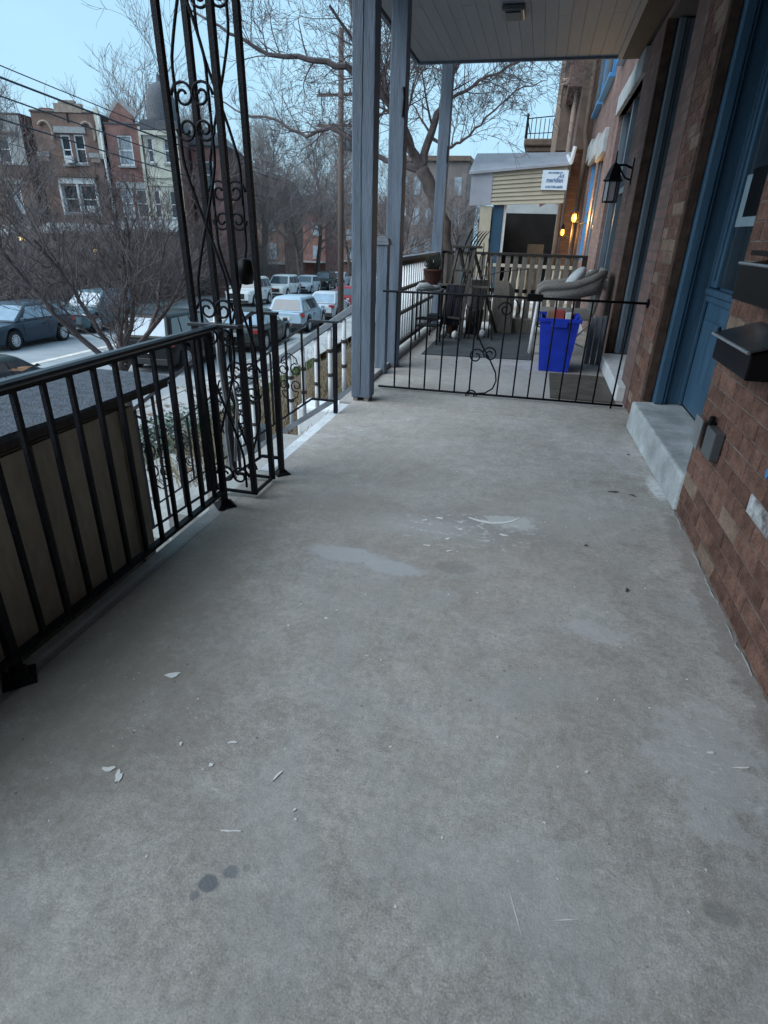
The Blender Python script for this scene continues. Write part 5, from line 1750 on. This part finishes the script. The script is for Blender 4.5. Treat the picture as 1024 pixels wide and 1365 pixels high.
# houses closing the view down the street
for k, (a, c, w_, h, m_, lb) in enumerate([(118, -22, 11, 9.5, 'farbrick2', 'distant brown house closing the street at the left'), (124, -9, 10, 8.5, 'bstone', 'distant pale brown house closing the street in the middle'),
                                           (128, 3, 11, 10, 'farbrick', 'distant red house closing the street at the right'), (96, -31, 12, 9, 'farbrick', 'distant red house behind the far street trees'), (76, -31, 12, 9.5, 'farbrick2', 'brown house behind the trees beyond the red wall')]):
    t_ = thing('distant_house', lb, 'house', mtx=SM(a, c, 0), group='houses closing the view')
    MB().box(-w_ / 2, w_ / 2, 0, 8, -3, h).build('wall', M[m_], t_)
    MB().prism([(-w_ / 2 - .3, h + .01), (w_ / 2 + .3, h + .01), (w_ / 2 - 1, h + 2.2), (-w_ / 2 + 1, h + 2.2)], lambda p, q, t: (p, t, q), -.3, 8.3).build('roof', M['shingle'], t_)
    for i in range(4):
        for j in range(2):
            x, z = -w_ / 2 + w_ * (i + .5) / 4, 2.6 + 3.2 * j
            q = MB().box(x - .5, x + .5, -.05, -.006, z, z + 1.7).build('window', M['paleglass'], t_)
            MB().box(x - .6, x + .6, -.08, -.052, z - .15, z - .003).build('sill', M['stone'], q)
    MB().box(-w_ / 2, w_ / 2, -2.2, -.06, 1.9, 2.1).build('porch_roof', M['porchroof'], t_)

# ================================================================== CARS
def paint(name, col, rough=.34):
    return mat('car_paint_' + name, col, rough, metal=.0, var=.06, scale=3, spec=.2, coat=.05)


WHEELS = {}


def wheel_mesh(rad):
    if rad in WHEELS:
        return WHEELS[rad]
    ty = MB().lathe([(rad * .64, -.10), (rad * .94, -.105), (rad, -.08), (rad, .08), (rad * .94, .105), (rad * .64, .10)], (0, 0, 0), 24, 'x', False).mesh('tyre', M['tyre'])
    rm = MB()
    rm.lathe([(rad * .635, -.085), (rad * .66, -.095), (rad * .66, .095), (rad * .58, .095), (rad * .58, -.05)], (0, 0, 0), 24, 'x', False)
    for k in range(10):
        a = 2 * math.pi * k / 10
        ca, sa = math.cos(a), math.sin(a)
        rm.bar((.07, .04 * ca, .04 * sa), (.085, rad * .6 * ca, rad * .6 * sa), .034, .03, (1, 0, 0))
    rm.lathe([(.055, .05), (.06, .09), (.03, .10)], (0, 0, 0), 12, 'x')
    r_ = rm.mesh('rim', M['rim'])
    dk = MB().lathe([(rad * .6, -.06), (rad * .6, .03)], (0, 0, 0), 18, 'x').mesh('brake_disc', M['trim'])
    WHEELS[rad] = (ty, r_, dk)
    return WHEELS[rad]


def lerp3(a, b_, t):
    return Vector(a) * (1 - t) + Vector(b_) * t


def car(name, label, kind, L_, W_, H_, pm, a, c, rz, group, glass='carglass', tail='taill', roofrack=False, rear=None):
    t_ = thing(name, label, 'car', mtx=SM(a, c, 0, rz), group=group)
    rad = .37 if kind == 'suv' else .325
    zb = .24 if kind == 'suv' else .19
    belt = H_ * (.60 if kind == 'suv' else .62)
    hoodz = belt * (.93 if kind == 'suv' else .86)
    yf, yr = L_ * .305, -L_ * .285
    hw = W_ / 2
    N_ = 45
    rows = []
    for i in range(N_):
        s = -1 + 2 * i / (N_ - 1)
        y = s * L_ / 2
        w_ = hw * (1 - .09 * abs(s) ** 3 - .10 * max(0, abs(s) - .86) / .14)
        if s > .40:
            k = (s - .40) / .60
            zt = belt + (hoodz - belt) * k - .16 * max(0, (k - .72) / .28) ** 2
        elif kind == 'sedan' and s < -.62:
            zt = belt - .03 - .05 * ((-.62 - s) / .38) - .08 * max(0, (-s - .93) / .07) ** 2
        else:
            zt = belt - (.06 * max(0, (-s - .90) / .10) ** 2)
        zl = zb + .14 * max(0, (abs(s) - .88) / .12)
        for yw in (yf, yr):
            dd = abs(y - yw)
            R_ = rad * 1.16
            if dd < R_:
                zl = max(zl, rad + math.sqrt(R_ * R_ - dd * dd))
        zl = min(zl, zt - .12)
        zs = [zl, zl, zl + .05, max(zl + .06, zb + .22), max(zl + .07, belt * .66), max(zl + .08, zt - .10), zt - .02, zt]
        xs = [0, w_ - .10, w_ - .025, w_, w_ + .008, w_ - .02, w_ - .09, 0]
        pr = list(zip(xs, zs))
        full = [(x, y, z) for x, z in pr] + [(-x, y, z) for x, z in reversed(pr[1:-1])]
        rows.append(full)
    b_ = MB()
    n = len(rows[0])
    for r_ in rows:
        b_.v += r_
    for i in range(N_ - 1):
        for k in range(n):
            k2 = (k + 1) % n
            b_.f.append((i * n + k, i * n + k2, (i + 1) * n + k2, (i + 1) * n + k))
    b_.f.append(tuple(range(n)))
    b_.f.append(tuple((N_ - 1) * n + k for k in reversed(range(n))))
    b_.mi = [0] * len(b_.f)
    body = b_.build('body', pm, t_, smooth=True)
    body.data.set_sharp_from_angle(angle=R(38))
    # cabin
    if kind == 'sedan':
        yb0, yr0, yr1, yb1 = -L_ * .37, -L_ * .20, L_ * .03, L_ * .21
    elif kind == 'hatch':
        yb0, yr0, yr1, yb1 = -L_ * .465, -L_ * .34, L_ * .06, L_ * .26
    else:
        yb0, yr0, yr1, yb1 = -L_ * .475, -L_ * .405, L_ * .07, L_ * .22
    wb, wr = hw * .93, hw * .73
    ze = H_ - .07
    B0, B1 = (wb, yb0, belt - .03), (wb, yb1, belt - .03)
    R1, R0 = (wr, yr1, ze), (wr, yr0, ze)
    c_ = MB()
    mx = lambda p: (-p[0], p[1], p[2])
    ring = [[B0, B1, mx(B1), mx(B0)], [R0, R1, mx(R1), mx(R0)], [(wr - .10, yr0 + .14, H_), (wr - .10, yr1 - .14, H_ - .005), (-wr + .10, yr1 - .14, H_ - .005), (-wr + .10, yr0 + .14, H_)]]
    for q in ring:
        c_.v += q
    for i in range(2):
        for k in range(4):
            k2 = (k + 1) % 4
            c_.f.append((i * 4 + k, i * 4 + k2, i * 4 + 4 + k2, i * 4 + 4 + k))
    c_.f.append((8, 9, 10, 11))
    c_.f.append((3, 2, 1, 0))
    c_.mi = [0] * len(c_.f)
    cab = c_.build('cabin', pm, t_, bevel=.075)
    cab.modifiers[0].segments = 4
    cab.data.polygons.foreach_set('use_smooth', [True] * len(cab.data.polygons))
    cab.data.set_sharp_from_angle(angle=R(60))
    # glass panels set a few millimetres proud of the cabin
    def panel(nm, P0, P1, P2, P3, u0, u1, v0, v1, m_, off=.012, u0t=None, u1t=None):
        u0t, u1t = (u0 if u0t is None else u0t), (u1 if u1t is None else u1t)
        f = lambda u, v_: lerp3(lerp3(P0, P1, u), lerp3(P3, P2, u), v_)
        q = [f(u0, v0), f(u1, v0), f(u1t, v1), f(u0t, v1)]
        nn = (q[1] - q[0]).cross(q[3] - q[0]).normalized()
        ctr = (q[0] + q[2]) / 2
        if nn.dot(ctr - Vector((0, (yb0 + yb1) / 2, belt))) < 0:
            nn = -nn
        p_ = MB()
        p_.hexa([x + nn * -.01 for x in q] + [x + nn * off for x in q])
        return p_.build(nm, m_, t_)
    for s in (1, -1):
        sg_ = (lambda p: p) if s == 1 else mx
        A_, B_, C_, D_ = sg_(B0), sg_(B1), sg_(R1), sg_(R0)
        if kind == 'sedan':
            cuts = [(.10, .28, .20, .34), (.31, .56, .30, .58), (.59, .90, .60, .96)]
        else:
            cuts = [(.05, .24, .08, .25), (.27, .52, .28, .54), (.55, .90, .57, .97)]
        for (u0, u1, u0t, u1t) in cuts:
            panel('side_window', A_, B_, C_, D_, u0, u1, .16, .90, M[glass], u0t=u0t, u1t=u1t)
    panel('windshield', B1, mx(B1), mx(R1), R1, .06, .94, .10, .94, M[glass])
    panel('rear_window', B0, mx(B0), mx(R0), R0, .08, .92, .16 if kind != 'sedan' else .12, .90, M[rear or glass])
    ty, rm, dk = wheel_mesh(rad)
    for (x, y) in ((hw - .10, yf), (hw - .10, yr), (-hw + .10, yf), (-hw + .10, yr)):
        w1 = place(ty, 'wheel', t_, (x, y, rad), (0, 0, 0 if x > 0 else math.pi))
        place(rm, 'rim', w1)
        place(dk, 'brake_disc', w1)
    e = L_ / 2
    for s in (1, -1):
        h = MB()
        h.hexa([(s * (hw - .16) - .17, e - .20, hoodz - .24), (s * (hw - .16) + .12, e - .34, hoodz - .22), (s * (hw - .16) + .12, e - .45, hoodz - .22), (s * (hw - .16) - .17, e - .3, hoodz - .24),
                (s * (hw - .16) - .17, e - .20, hoodz - .12), (s * (hw - .16) + .12, e - .34, hoodz - .06), (s * (hw - .16) + .12, e - .45, hoodz - .06), (s * (hw - .16) - .17, e - .3, hoodz - .12)])
        for i, v_ in enumerate(h.v):
            h.v[i] = (v_[0], v_[1] + .155, v_[2])
        h.build('headlight', M['headl'], t_, bevel=.02)
        k = MB().box(s * (hw - .17) - .16, s * (hw - .17) + .14, -e + .0, -e + .22, belt - .22, belt - .06)
        k.v = [(x, y + (.0 if abs(x) < hw - .2 else .09), z) for x, y, z in k.v]
        k.v = [(x, y + .012, z) for x, y, z in k.v]
        k.build('tail_light', M[tail], t_, bevel=.02)
        m_ = MB().box(s * (hw + .02), s * (hw + .20), yb1 - .28, yb1 - .16, belt + .0, belt + .13)
        m_.build('mirror', pm, t_, bevel=.03)
    MB().box(-hw * .55, hw * .55, e - .03, e + .012, zb + .26, hoodz - .17).build('grille', M['trim'], t_, bevel=.01)
    MB().box(-hw * .8, hw * .8, e - .1, e + .02, zb + .05, zb + .20).build('front_bumper', M['trim'], t_, bevel=.02)
    MB().box(-hw * .84, hw * .84, -e - .025, -e + .1, zb + .05, zb + .24).build('rear_bumper', M['trim'], t_, bevel=.02)
    MB().box(-.26, .26, -e - .022, -e + .02, zb + .38, zb + .52).build('number_plate', M['plate'], t_)
    sm = MB()
    for s in (1, -1):
        for y in (yb1 - .30, (yb0 + yb1) / 2 - .02, yb0 + .55):
            sm.box(s * (hw + .004) - .006, s * (hw + .004) + .006, y - .006, y + .006, zb + .22, belt - .08)
        for y in ((yb0 + yb1) / 2 + .12, yb0 + .68):
            sm.box(s * (hw + .008) - .012, s * (hw + .008) + .012, y, y + .16, belt - .17, belt - .135)
    sm.build('door_seam', M['trim'], t_)
    if kind == 'suv':
        cl_ = MB()
        for s in (1, -1):
            cl_.box(s * (hw - .0) - .012, s * (hw - .0) + .014, yr + rad * 1.2, yf - rad * 1.2, zb - .01, zb + .15)
        cl_.build('sill_cladding', M['trim'], t_)
    if roofrack:
        for s in (1, -1):
            MB().tube([(s * (wr - .06), yr0 + .1, H_ - .01), (s * (wr - .06), yr0 + .2, H_ + .05), (s * (wr - .06), yr1 - .3, H_ + .05), (s * (wr - .06), yr1 - .15, H_ - .01)], .02, 6).build('roof_rail', M['trim'], t_)
    return t_


PI = math.pi
FARC, NEARC = 'cars parked along the far kerb', 'cars parked along the near kerb'
car('parked_car', 'dark slate hatchback at the left edge across the street', 'hatch', 4.35, 1.80, 1.50, paint('slate', (.035, .05, .072)), 20.25, -17.15, PI, FARC, 'carglass2')
car('parked_car', 'teal grey SUV parked directly behind the slate hatchback', 'suv', 4.5, 1.84, 1.66, paint('teal', (.10, .155, .18)), 25.45, -17.4, PI, FARC, 'carglass2')
car('parked_car', 'black car parked on the far side behind the slate hatchback', 'suv', 4.9, 1.86, 1.62, paint('black', (.012, .013, .015)), 30.6, -24.2, PI, None)
car('parked_car', 'black SUV seen from behind through the porch railing', 'suv', 4.6, 1.82, 1.72, paint('black', (.012, .013, .015)), 18.7, -9.9, 0, NEARC, rear='carglass2')
car('parked_car', 'dark grey green sedan hidden behind the iron column', 'sedan', 4.45, 1.76, 1.45, paint('grey_green', (.045, .055, .055)), 23.4, -9.0, 0, NEARC, 'carglass2')
car('parked_car', 'light blue crossover with dark red tail lamps', 'suv', 4.4, 1.82, 1.60, paint('ice', (.36, .47, .56)), 29.3, -9.0, 0, NEARC)
car('parked_car', 'silver blue sedan ahead of the light blue crossover', 'sedan', 4.6, 1.80, 1.45, paint('silver', (.42, .47, .52)), 35.6, -9.1, 0, NEARC, 'carglass2')
car('parked_car', 'dark red car ahead of the silver sedan near the utility pole', 'hatch', 4.2, 1.76, 1.50, paint('red', (.22, .03, .04)), 41.5, -9.1, 0, NEARC)
car('parked_car', 'white boxy SUV with roof light facing the viewer across the street', 'suv', 4.7, 1.88, 1.82, paint('white', (.62, .64, .64)), 41.0, -16.1, PI, FARC, roofrack=True)
car('parked_car', 'white SUV second behind the boxy white one', 'suv', 4.7, 1.88, 1.72, paint('white', (.62, .64, .64)), 49.0, -16.4, PI, FARC)
car('parked_car', 'silver car further down beyond the two white SUVs', 'hatch', 4.3, 1.78, 1.5, paint('silver', (.42, .47, .52)), 56.0, -16.4, PI, FARC)
car('parked_car', 'black SUV far down the street in the left row', 'suv', 4.6, 1.84, 1.7, paint('black', (.012, .013, .015)), 62.5, -16.4, PI, FARC)
car('parked_car', 'pale car at the far end of the left row', 'sedan', 4.5, 1.8, 1.5, paint('silver', (.42, .47, .52)), 69, -16.4, PI, FARC)
car('parked_car', 'dark sedan far down the right row beside the pole', 'sedan', 4.5, 1.8, 1.45, paint('slate', (.035, .05, .072)), 48.5, -9.1, 0, NEARC)
car('parked_car', 'white car far down the right row', 'suv', 4.5, 1.8, 1.65, paint('white', (.62, .64, .64)), 55.5, -9.1, 0, NEARC)
nc = car('parked_car', 'dark car whose roof shows above the shed at the left', 'sedan', 4.6, 1.8, 1.46, paint('grey_green', (.02, .025, .028)), 10.7, -10.0, 0, NEARC)

# ================================================================== TREES, POLE, WIRES
def limb(mb, pts, r0, r1, n):
    k = len(pts)
    mb.tube(pts, [r0 + (r1 - r0) * i / (k - 1) for i in range(k)], n, cap=True)


def smooth_path(pts, k=3, jit=0.0, rg=random):
    out = []
    P_ = [Vector(p) for p in pts]
    for i in range(len(P_) - 1):
        p0, p1, p2, p3 = P_[max(i - 1, 0)], P_[i], P_[i + 1], P_[min(i + 2, len(P_) - 1)]
        for j in range(k):
            t = j / k
            q = .5 * ((2 * p1) + (p2 - p0) * t + (2 * p0 - 5 * p1 + 4 * p2 - p3) * t * t + (3 * p1 - p0 - 3 * p2 + p3) * t ** 3)
            out.append(q + Vector((rg.gauss(0, jit), rg.gauss(0, jit), rg.gauss(0, jit))))
    out.append(P_[-1])
    return out


def sprout(mb, p, d, length, r, lvl, maxl, rg, rmin, kids, lift=.25, spread=.8, droop=0.0):
    nseg = 5 if lvl < 2 else 4
    pts = [Vector(p)]
    dd = Vector(d).normalized()
    for i in range(nseg):
        dd = (dd + Vector((rg.gauss(0, .20), rg.gauss(0, .20), rg.gauss(0, .16) + lift * .16 - droop * .05))).normalized()
        pts.append(pts[-1] + dd * length / nseg)
    rr_ = [max(rmin * .7, r * (1 - .72 * i / nseg)) for i in range(nseg + 1)]
    mb.tube(pts, rr_, 5 if lvl == 0 else (4 if lvl == 1 else 3), cap=False)
    if lvl >= maxl:
        return
    for i in range(kids[min(lvl, len(kids) - 1)]):
        t = rg.uniform(.25, 1.0)
        k = min(nseg - 1, int(t * nseg))
        q = pts[k].lerp(pts[k + 1], t * nseg - k)
        ax = (pts[k + 1] - pts[k]).normalized()
        rnd = Vector((rg.gauss(0, 1), rg.gauss(0, 1), rg.gauss(0, 1) + lift))
        per = (rnd - ax * rnd.dot(ax))
        per = per.normalized() if per.length > 1e-4 else ax.orthogonal()
        nd = (ax + per * rg.uniform(.45, spread + .35)).normalized()
        sprout(mb, q, nd, length * rg.uniform(.42, .70), max(rmin, r * (1 - .6 * t) * .55), lvl + 1, maxl, rg, rmin, kids, lift, spread, droop)


# the street tree behind the grey posts
rg = random.Random(11)
tr = thing('street_tree', 'large bare tree with leaning trunk behind the grey posts', 'tree', (-2.0, 15, -1.3))
paths = [([(-1.95, 15, -1.5), (-2.05, 15, -.4), (-2.18, 15, .59), (-2.32, 15, 1.31), (-2.57, 15, 1.89), (-2.88, 15, 2.44)], .26, .19),
         ([(-2.88, 15, 2.44), (-3.2, 14.9, 2.95), (-3.51, 14.8, 3.51), (-4.0, 14.6, 3.96), (-4.52, 14.4, 4.24), (-5.3, 14.2, 4.33), (-6.01, 14, 4.4), (-6.8, 13.8, 4.74), (-7.6, 13.6, 5.1)], .16, .022),
         ([(-3.51, 14.8, 3.51), (-3.93, 15.0, 4.26), (-4.36, 15.2, 4.86), (-4.66, 15.3, 5.5), (-4.8, 15.4, 6.6)], .11, .04),
         ([(-2.80, 15, 2.29), (-3.44, 15.2, 2.58), (-4.16, 15.4, 2.8), (-5.23, 15.6, 3.31), (-5.88, 15.7, 3.17), (-6.79, 15.9, 3.55), (-7.64, 16, 3.7), (-8.6, 16.2, 4.1)], .10, .018),
         ([(-2.88, 15, 2.44), (-2.75, 15.1, 3.09), (-2.57, 15.2, 3.64), (-2.36, 15.3, 4.16), (-2.24, 15.4, 4.9), (-2.0, 15.4, 6.2)], .14, .04),
         ([(-2.57, 15.2, 3.64), (-2.17, 15.1, 3.83), (-1.57, 15, 4.12), (-.97, 14.8, 4.28), (-.3, 14.6, 4.5), (.3, 14.5, 4.7)], .06, .012),
         ([(-2.75, 15.1, 3.09), (-2.26, 15.0, 2.87), (-1.93, 14.9, 2.98), (-1.49, 14.7, 3.35), (-.9, 14.5, 3.75), (-.35, 14.3, 3.9)], .055, .010),
         ([(-3.0, 15, 2.65), (-3.3, 14.3, 3.2), (-3.7, 13.6, 4.0), (-4.3, 12.8, 4.8)], .09, .03)]
paths = [(pp_, r0 * .72, r1 * .8) for pp_, r0, r1 in paths]
tm = MB()
cm = MB()
for k, (pp_, r0, r1) in enumerate(paths):
    sp_ = smooth_path(pp_, 4, .02 if k else .015, rg)
    (tm if k == 0 else cm).tube(sp_, [r0 + (r1 - r0) * i / (len(sp_) - 1) for i in range(len(sp_))], 10 if k == 0 else 7)
    if k:
        for j in range(int(17 if k != 1 else 24)):
            t = rg.uniform(.18, .98)
            i = min(len(sp_) - 2, int(t * (len(sp_) - 1)))
            ax = (sp_[i + 1] - sp_[i]).normalized()
            v_ = Vector((rg.gauss(0, .8), rg.gauss(0, .9), rg.gauss(.25, .9)))
            v_ -= ax * v_.dot(ax)
            sprout(cm, sp_[i], ax * .7 + v_.normalized() * .8, rg.uniform(.7, 1.7) * (1.15 - .4 * t), max(.008, (r0 + (r1 - r0) * t) * .35), 1, 4, rg, .0042, [0, 5, 4, 3], .15, .9)
tm.build('trunk', M['bark'], tr, smooth=True)
cm.build('crown', M['twig'], tr)

# the small many-stemmed tree by the kerb in front of the black SUV
sm_ = thing('small_tree', 'small bare many stemmed tree in front of the black SUV', 'tree', S(10.4, -6.8, 0))
tm, cm = MB(), MB()
bp_ = S(10.4, -6.8, 0)
for (pp_, r0, r1) in (([S(10.4, -6.8, -.1), S(10.42, -6.8, .8), S(10.4, -6.8, 1.45)], .12, .10), ([S(10.4, -6.8, 1.4), S(10.25, -6.9, 1.9), S(9.9, -7.0, 2.5), S(9.6, -7.1, 3.1), S(9.2, -7.2, 3.6)], .055, .016),
                     ([S(10.4, -6.8, 1.4), S(10.6, -6.7, 2.0), S(10.75, -6.7, 2.7), S(10.9, -6.7, 3.5), S(10.8, -6.7, 4.1)], .05, .016), ([S(10.45, -6.8, 1.3), S(10.8, -6.6, 1.7), S(11.5, -6.5, 2.4), S(11.8, -6.5, 3.1), S(12.3, -6.5, 3.9)], .05, .016),
                     ([S(10.4, -6.8, 1.2), S(10.0, -6.5, 1.7), S(9.7, -6.2, 2.3), S(9.6, -6.0, 2.9)], .05, .015), ([S(10.3, -6.8, 1.4), S(9.8, -7.3, 2.2), S(9.3, -7.6, 3.0), S(8.9, -7.7, 3.7)], .06, .015), ([S(10.4, -6.8, 1.5), S(10.4, -6.4, 2.4), S(10.2, -6.2, 3.3), S(10.1, -6.1, 4.0)], .055, .015), ([S(10.5, -6.8, 1.5), S(11.3, -6.3, 2.3), S(12.2, -6.1, 3.1), S(13.0, -6.0, 3.6)], .055, .015), ([S(10.5, -6.8, 1.5), S(11.1, -7.2, 2.0), S(11.9, -7.5, 2.6), S(12.8, -7.6, 3.0)], .05, .015)):
    sp_ = smooth_path(pp_, 4, .015, rg)
    first = r0 > .1
    (tm if first else cm).tube(sp_, [r0 + (r1 - r0) * i / (len(sp_) - 1) for i in range(len(sp_))], 8)
    if not first:
        for j in range(16):
            t = rg.uniform(.25, 1)
            i = min(len(sp_) - 2, int(t * (len(sp_) - 1)))
            ax = (sp_[i + 1] - sp_[i]).normalized()
            v_ = Vector((rg.gauss(0, 1), rg.gauss(0, 1), rg.gauss(.3, .8)))
            sprout(cm, sp_[i], ax * .7 + v_.normalized() * .7, rg.uniform(.6, 1.25), .014, 1, 4, rg, .0048, [0, 5, 3, 2], .7, .8)
tm.build('trunk', M['bark'], sm_, smooth=True)
cm.build('crown', M['twig'], sm_)


# tall bare trees across and along the street: two growth forms, each tree its own copy
def big_tree(seed, h, kids, rmin, spread):
    g_ = random.Random(seed)
    t_, c_ = MB(), MB()
    tp_ = [Vector((0, 0, -.3))]
    d_ = Vector((0, 0, 1))
    for i in range(7):
        d_ = (d_ + Vector((g_.gauss(0, .07), g_.gauss(0, .07), 0))).normalized()
        tp_.append(tp_[-1] + d_ * h * .62 / 7)
    r0 = h * .020
    t_.tube(tp_, [r0 * (1.25 if i == 0 else 1 - .55 * i / 7) for i in range(8)], 9)
    for j in range(15):
        t = g_.uniform(.34, 1.0)
        i = min(6, int(t * 7))
        q = tp_[i].lerp(tp_[i + 1], t * 7 - i)
        az = j * 2.4 + g_.uniform(-.4, .4)
        el = g_.uniform(.35, 1.1) if t < .9 else g_.uniform(.9, 1.4)
        sprout(c_, q, Vector((math.cos(az) * math.cos(el), math.sin(az) * math.cos(el), math.sin(el))), h * g_.uniform(.24, .42), r0 * .42 * (1.2 - .5 * t), 0, 3, g_, rmin, kids, .45, spread)
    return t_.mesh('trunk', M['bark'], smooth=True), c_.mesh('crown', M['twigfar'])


FT = [big_tree(31, 13, [7, 6, 5], .011, .8), big_tree(47, 15, [7, 6, 5], .012, .7), big_tree(53, 11, [8, 6, 5], .010, .9)]
spots = [(46, -24.5, 0, 1.0, 'bare tree just right of the slate dome across the street'), (54, -23.8, 1, .95, 'bare tree behind the low red brick wall'), (60, -22.4, 2, 1.1, 'bare tree above the boxy white SUV'),
         (66, -24.0, 1, 1.05, 'bare tree above the second white SUV'), (74, -22.5, 0, 1.1, 'tall bare tree in the middle of the far street row'), (84, -23, 1, 1.15, 'bare tree further down the far street row'),
         (96, -21, 2, 1.3, 'distant bare tree closing the street left of the pole'), (112, -16, 0, 1.3, 'distant bare tree closing the street right of the pole'), (90, -9, 1, 1.0, 'distant bare tree behind the grey porch post'),
         (70, -5.6, 2, .95, 'bare tree down our pavement beyond the street tree'), (46, -6.2, 0, .8, 'slim bare tree on our pavement near the utility pole'), (38, -29.5, 1, .78, 'bare tree behind the brown stepped parapet'),
         (56, -32, 0, 1.45, 'bare tree behind the cream house with the dome'), (108, -26, 1, 1.5, 'big distant bare tree left of the street end'), (52, -3.0, 2, .8, 'bare tree in a front yard beyond the leaning tree')]
for k, (a, c, f, s, lb) in enumerate(spots):
    t_ = thing('bare_tree', lb, 'tree', mtx=Matrix.Translation(S(a, c, 0)) @ Matrix.Rotation(k * 1.9, 4, 'Z') @ Matrix.Scale(s, 4), group='bare trees along the street')
    place(FT[f][0], 'trunk', t_)
    place(FT[f][1], 'crown', t_)


def shrub_mesh(seed, w_, h, n):
    g_ = random.Random(seed)
    m_ = MB()
    for _ in range(n):
        a, r_ = g_.uniform(0, 6.28), g_.uniform(0, .5) * w_
        el = g_.uniform(.7, 1.5)
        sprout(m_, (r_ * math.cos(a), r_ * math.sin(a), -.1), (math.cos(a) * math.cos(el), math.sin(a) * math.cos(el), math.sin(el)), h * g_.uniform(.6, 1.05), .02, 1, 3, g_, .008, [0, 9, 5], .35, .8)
    return m_.mesh('shrub', M['twigfar'])


SHM = [shrub_mesh(61, 2.2, 3.6, 85), shrub_mesh(67, 2.4, 3.2, 85)]
hl = ['leftmost brown leafless shrub across the street', 'leafless shrub above the black parked car', 'leafless shrub below the stepped brown house', 'leafless shrub in front of the paired bay window', 'leafless shrub under the white downpipe',
      'leafless shrub below the gabled red house', 'leafless shrub under the cream house', 'leafless shrub left of the iron column', 'leafless shrub behind the iron column', 'leafless shrub at the left end of the red wall', 'leafless shrub at the right end of the red wall']
for k, (a, c) in enumerate([(27, -22.8), (29.8, -26.6), (31.5, -22.6), (34.2, -24.0), (36.4, -22.4), (39.0, -23.2), (41.6, -22.6), (44.2, -22.4), (47.2, -22.2), (50.5, -22.6), (57, -22.6)]):
    o = place(SHM[k % 2], 'leafless_shrub', None, S(a, c, 0), (0, 0, k * 1.3), (1 + .1 * (k % 3), 1, .92 + .12 * ((k * 5) % 3)))
    tag(o, hl[k], 'shrub', 'leafless shrubs across the street')
    
up_ = thing('utility_pole', 'brown wooden utility pole with crossarms beside the parked cars', 'utility pole', S(31.7, -7.45, 0))
P0_, PT = S(31.7, -7.45, -.3), S(31.7, -7.45, 12.6)
PT.x, PT.y = P0_.x + .1, P0_.y
MB().tube([P0_, PT], [.17, .12], 12).build('pole', M['pole'], up_, smooth=True)
for z_ in (10.2, 9.0):
    q = S(31.7, -7.45, z_)
    MB().bar((q.x - 1.1, q.y - .18, q.z), (q.x + 1.1, q.y - .18, q.z), .09, .11).build('crossarm', M['pole'], up_)
    for dx in (-1.0, -.5, .5, 1.0):
        MB().lathe([(.03, 0), (.06, .04), (.04, .1), (.05, .16), (.02, .2)], (q.x + dx, q.y - .18, q.z + .055), 8).build('insulator', M['steel'], up_, smooth=True)
q = S(31.7, -7.45, 8.6)
MB().lathe([(.22, 0), (.25, .05), (.25, .75), (.2, .82)], (q.x + .42, q.y, q.z - .6), 14).build('transformer', M['steel'], up_, smooth=True)


def wire(p0, p1, sag, r_, label, group='overhead wires'):
    pts = []
    for i in range(25):
        t = i / 24
        q = Vector(p0).lerp(Vector(p1), t)
        q.z -= sag * 4 * t * (1 - t)
        pts.append(q)
    o = MB().tube(pts, r_, 5).build('overhead_wire', M['wire'])
    return tag(o, label, 'wire', group)


wire(S(-10, -21, 11.3), S(66, -21, 10.2), .5, .026, 'thin topmost overhead wire at upper left')
wire(S(-10, -21.2, 10.75), S(66, -21.2, 9.9), .45, .05, 'thick overhead cable second from the top')
wire(S(-10, -21, 10.3), S(66, -21, 8.9), .5, .034, 'third overhead wire crossing the row houses')
wire(S(-10, -21.1, 9.5), S(66, -21.1, 8.0), .5, .036, 'lowest dark overhead wire crossing the row houses')
wire(S(-6, -22, 8.6), S(60, -22, 7.4), .4, .012, 'faint overhead wire below the thick ones')
wire(S(31.7, -8.4, 10.3), S(78, -20, 9.6), .6, .014, 'thin wire running left from the utility pole top', 'wires at the utility pole')
wire(S(31.7, -6.5, 9.2), S(90, -7.3, 9.0), .8, .014, 'thin wire running away from the lower crossarm', 'wires at the utility pole')
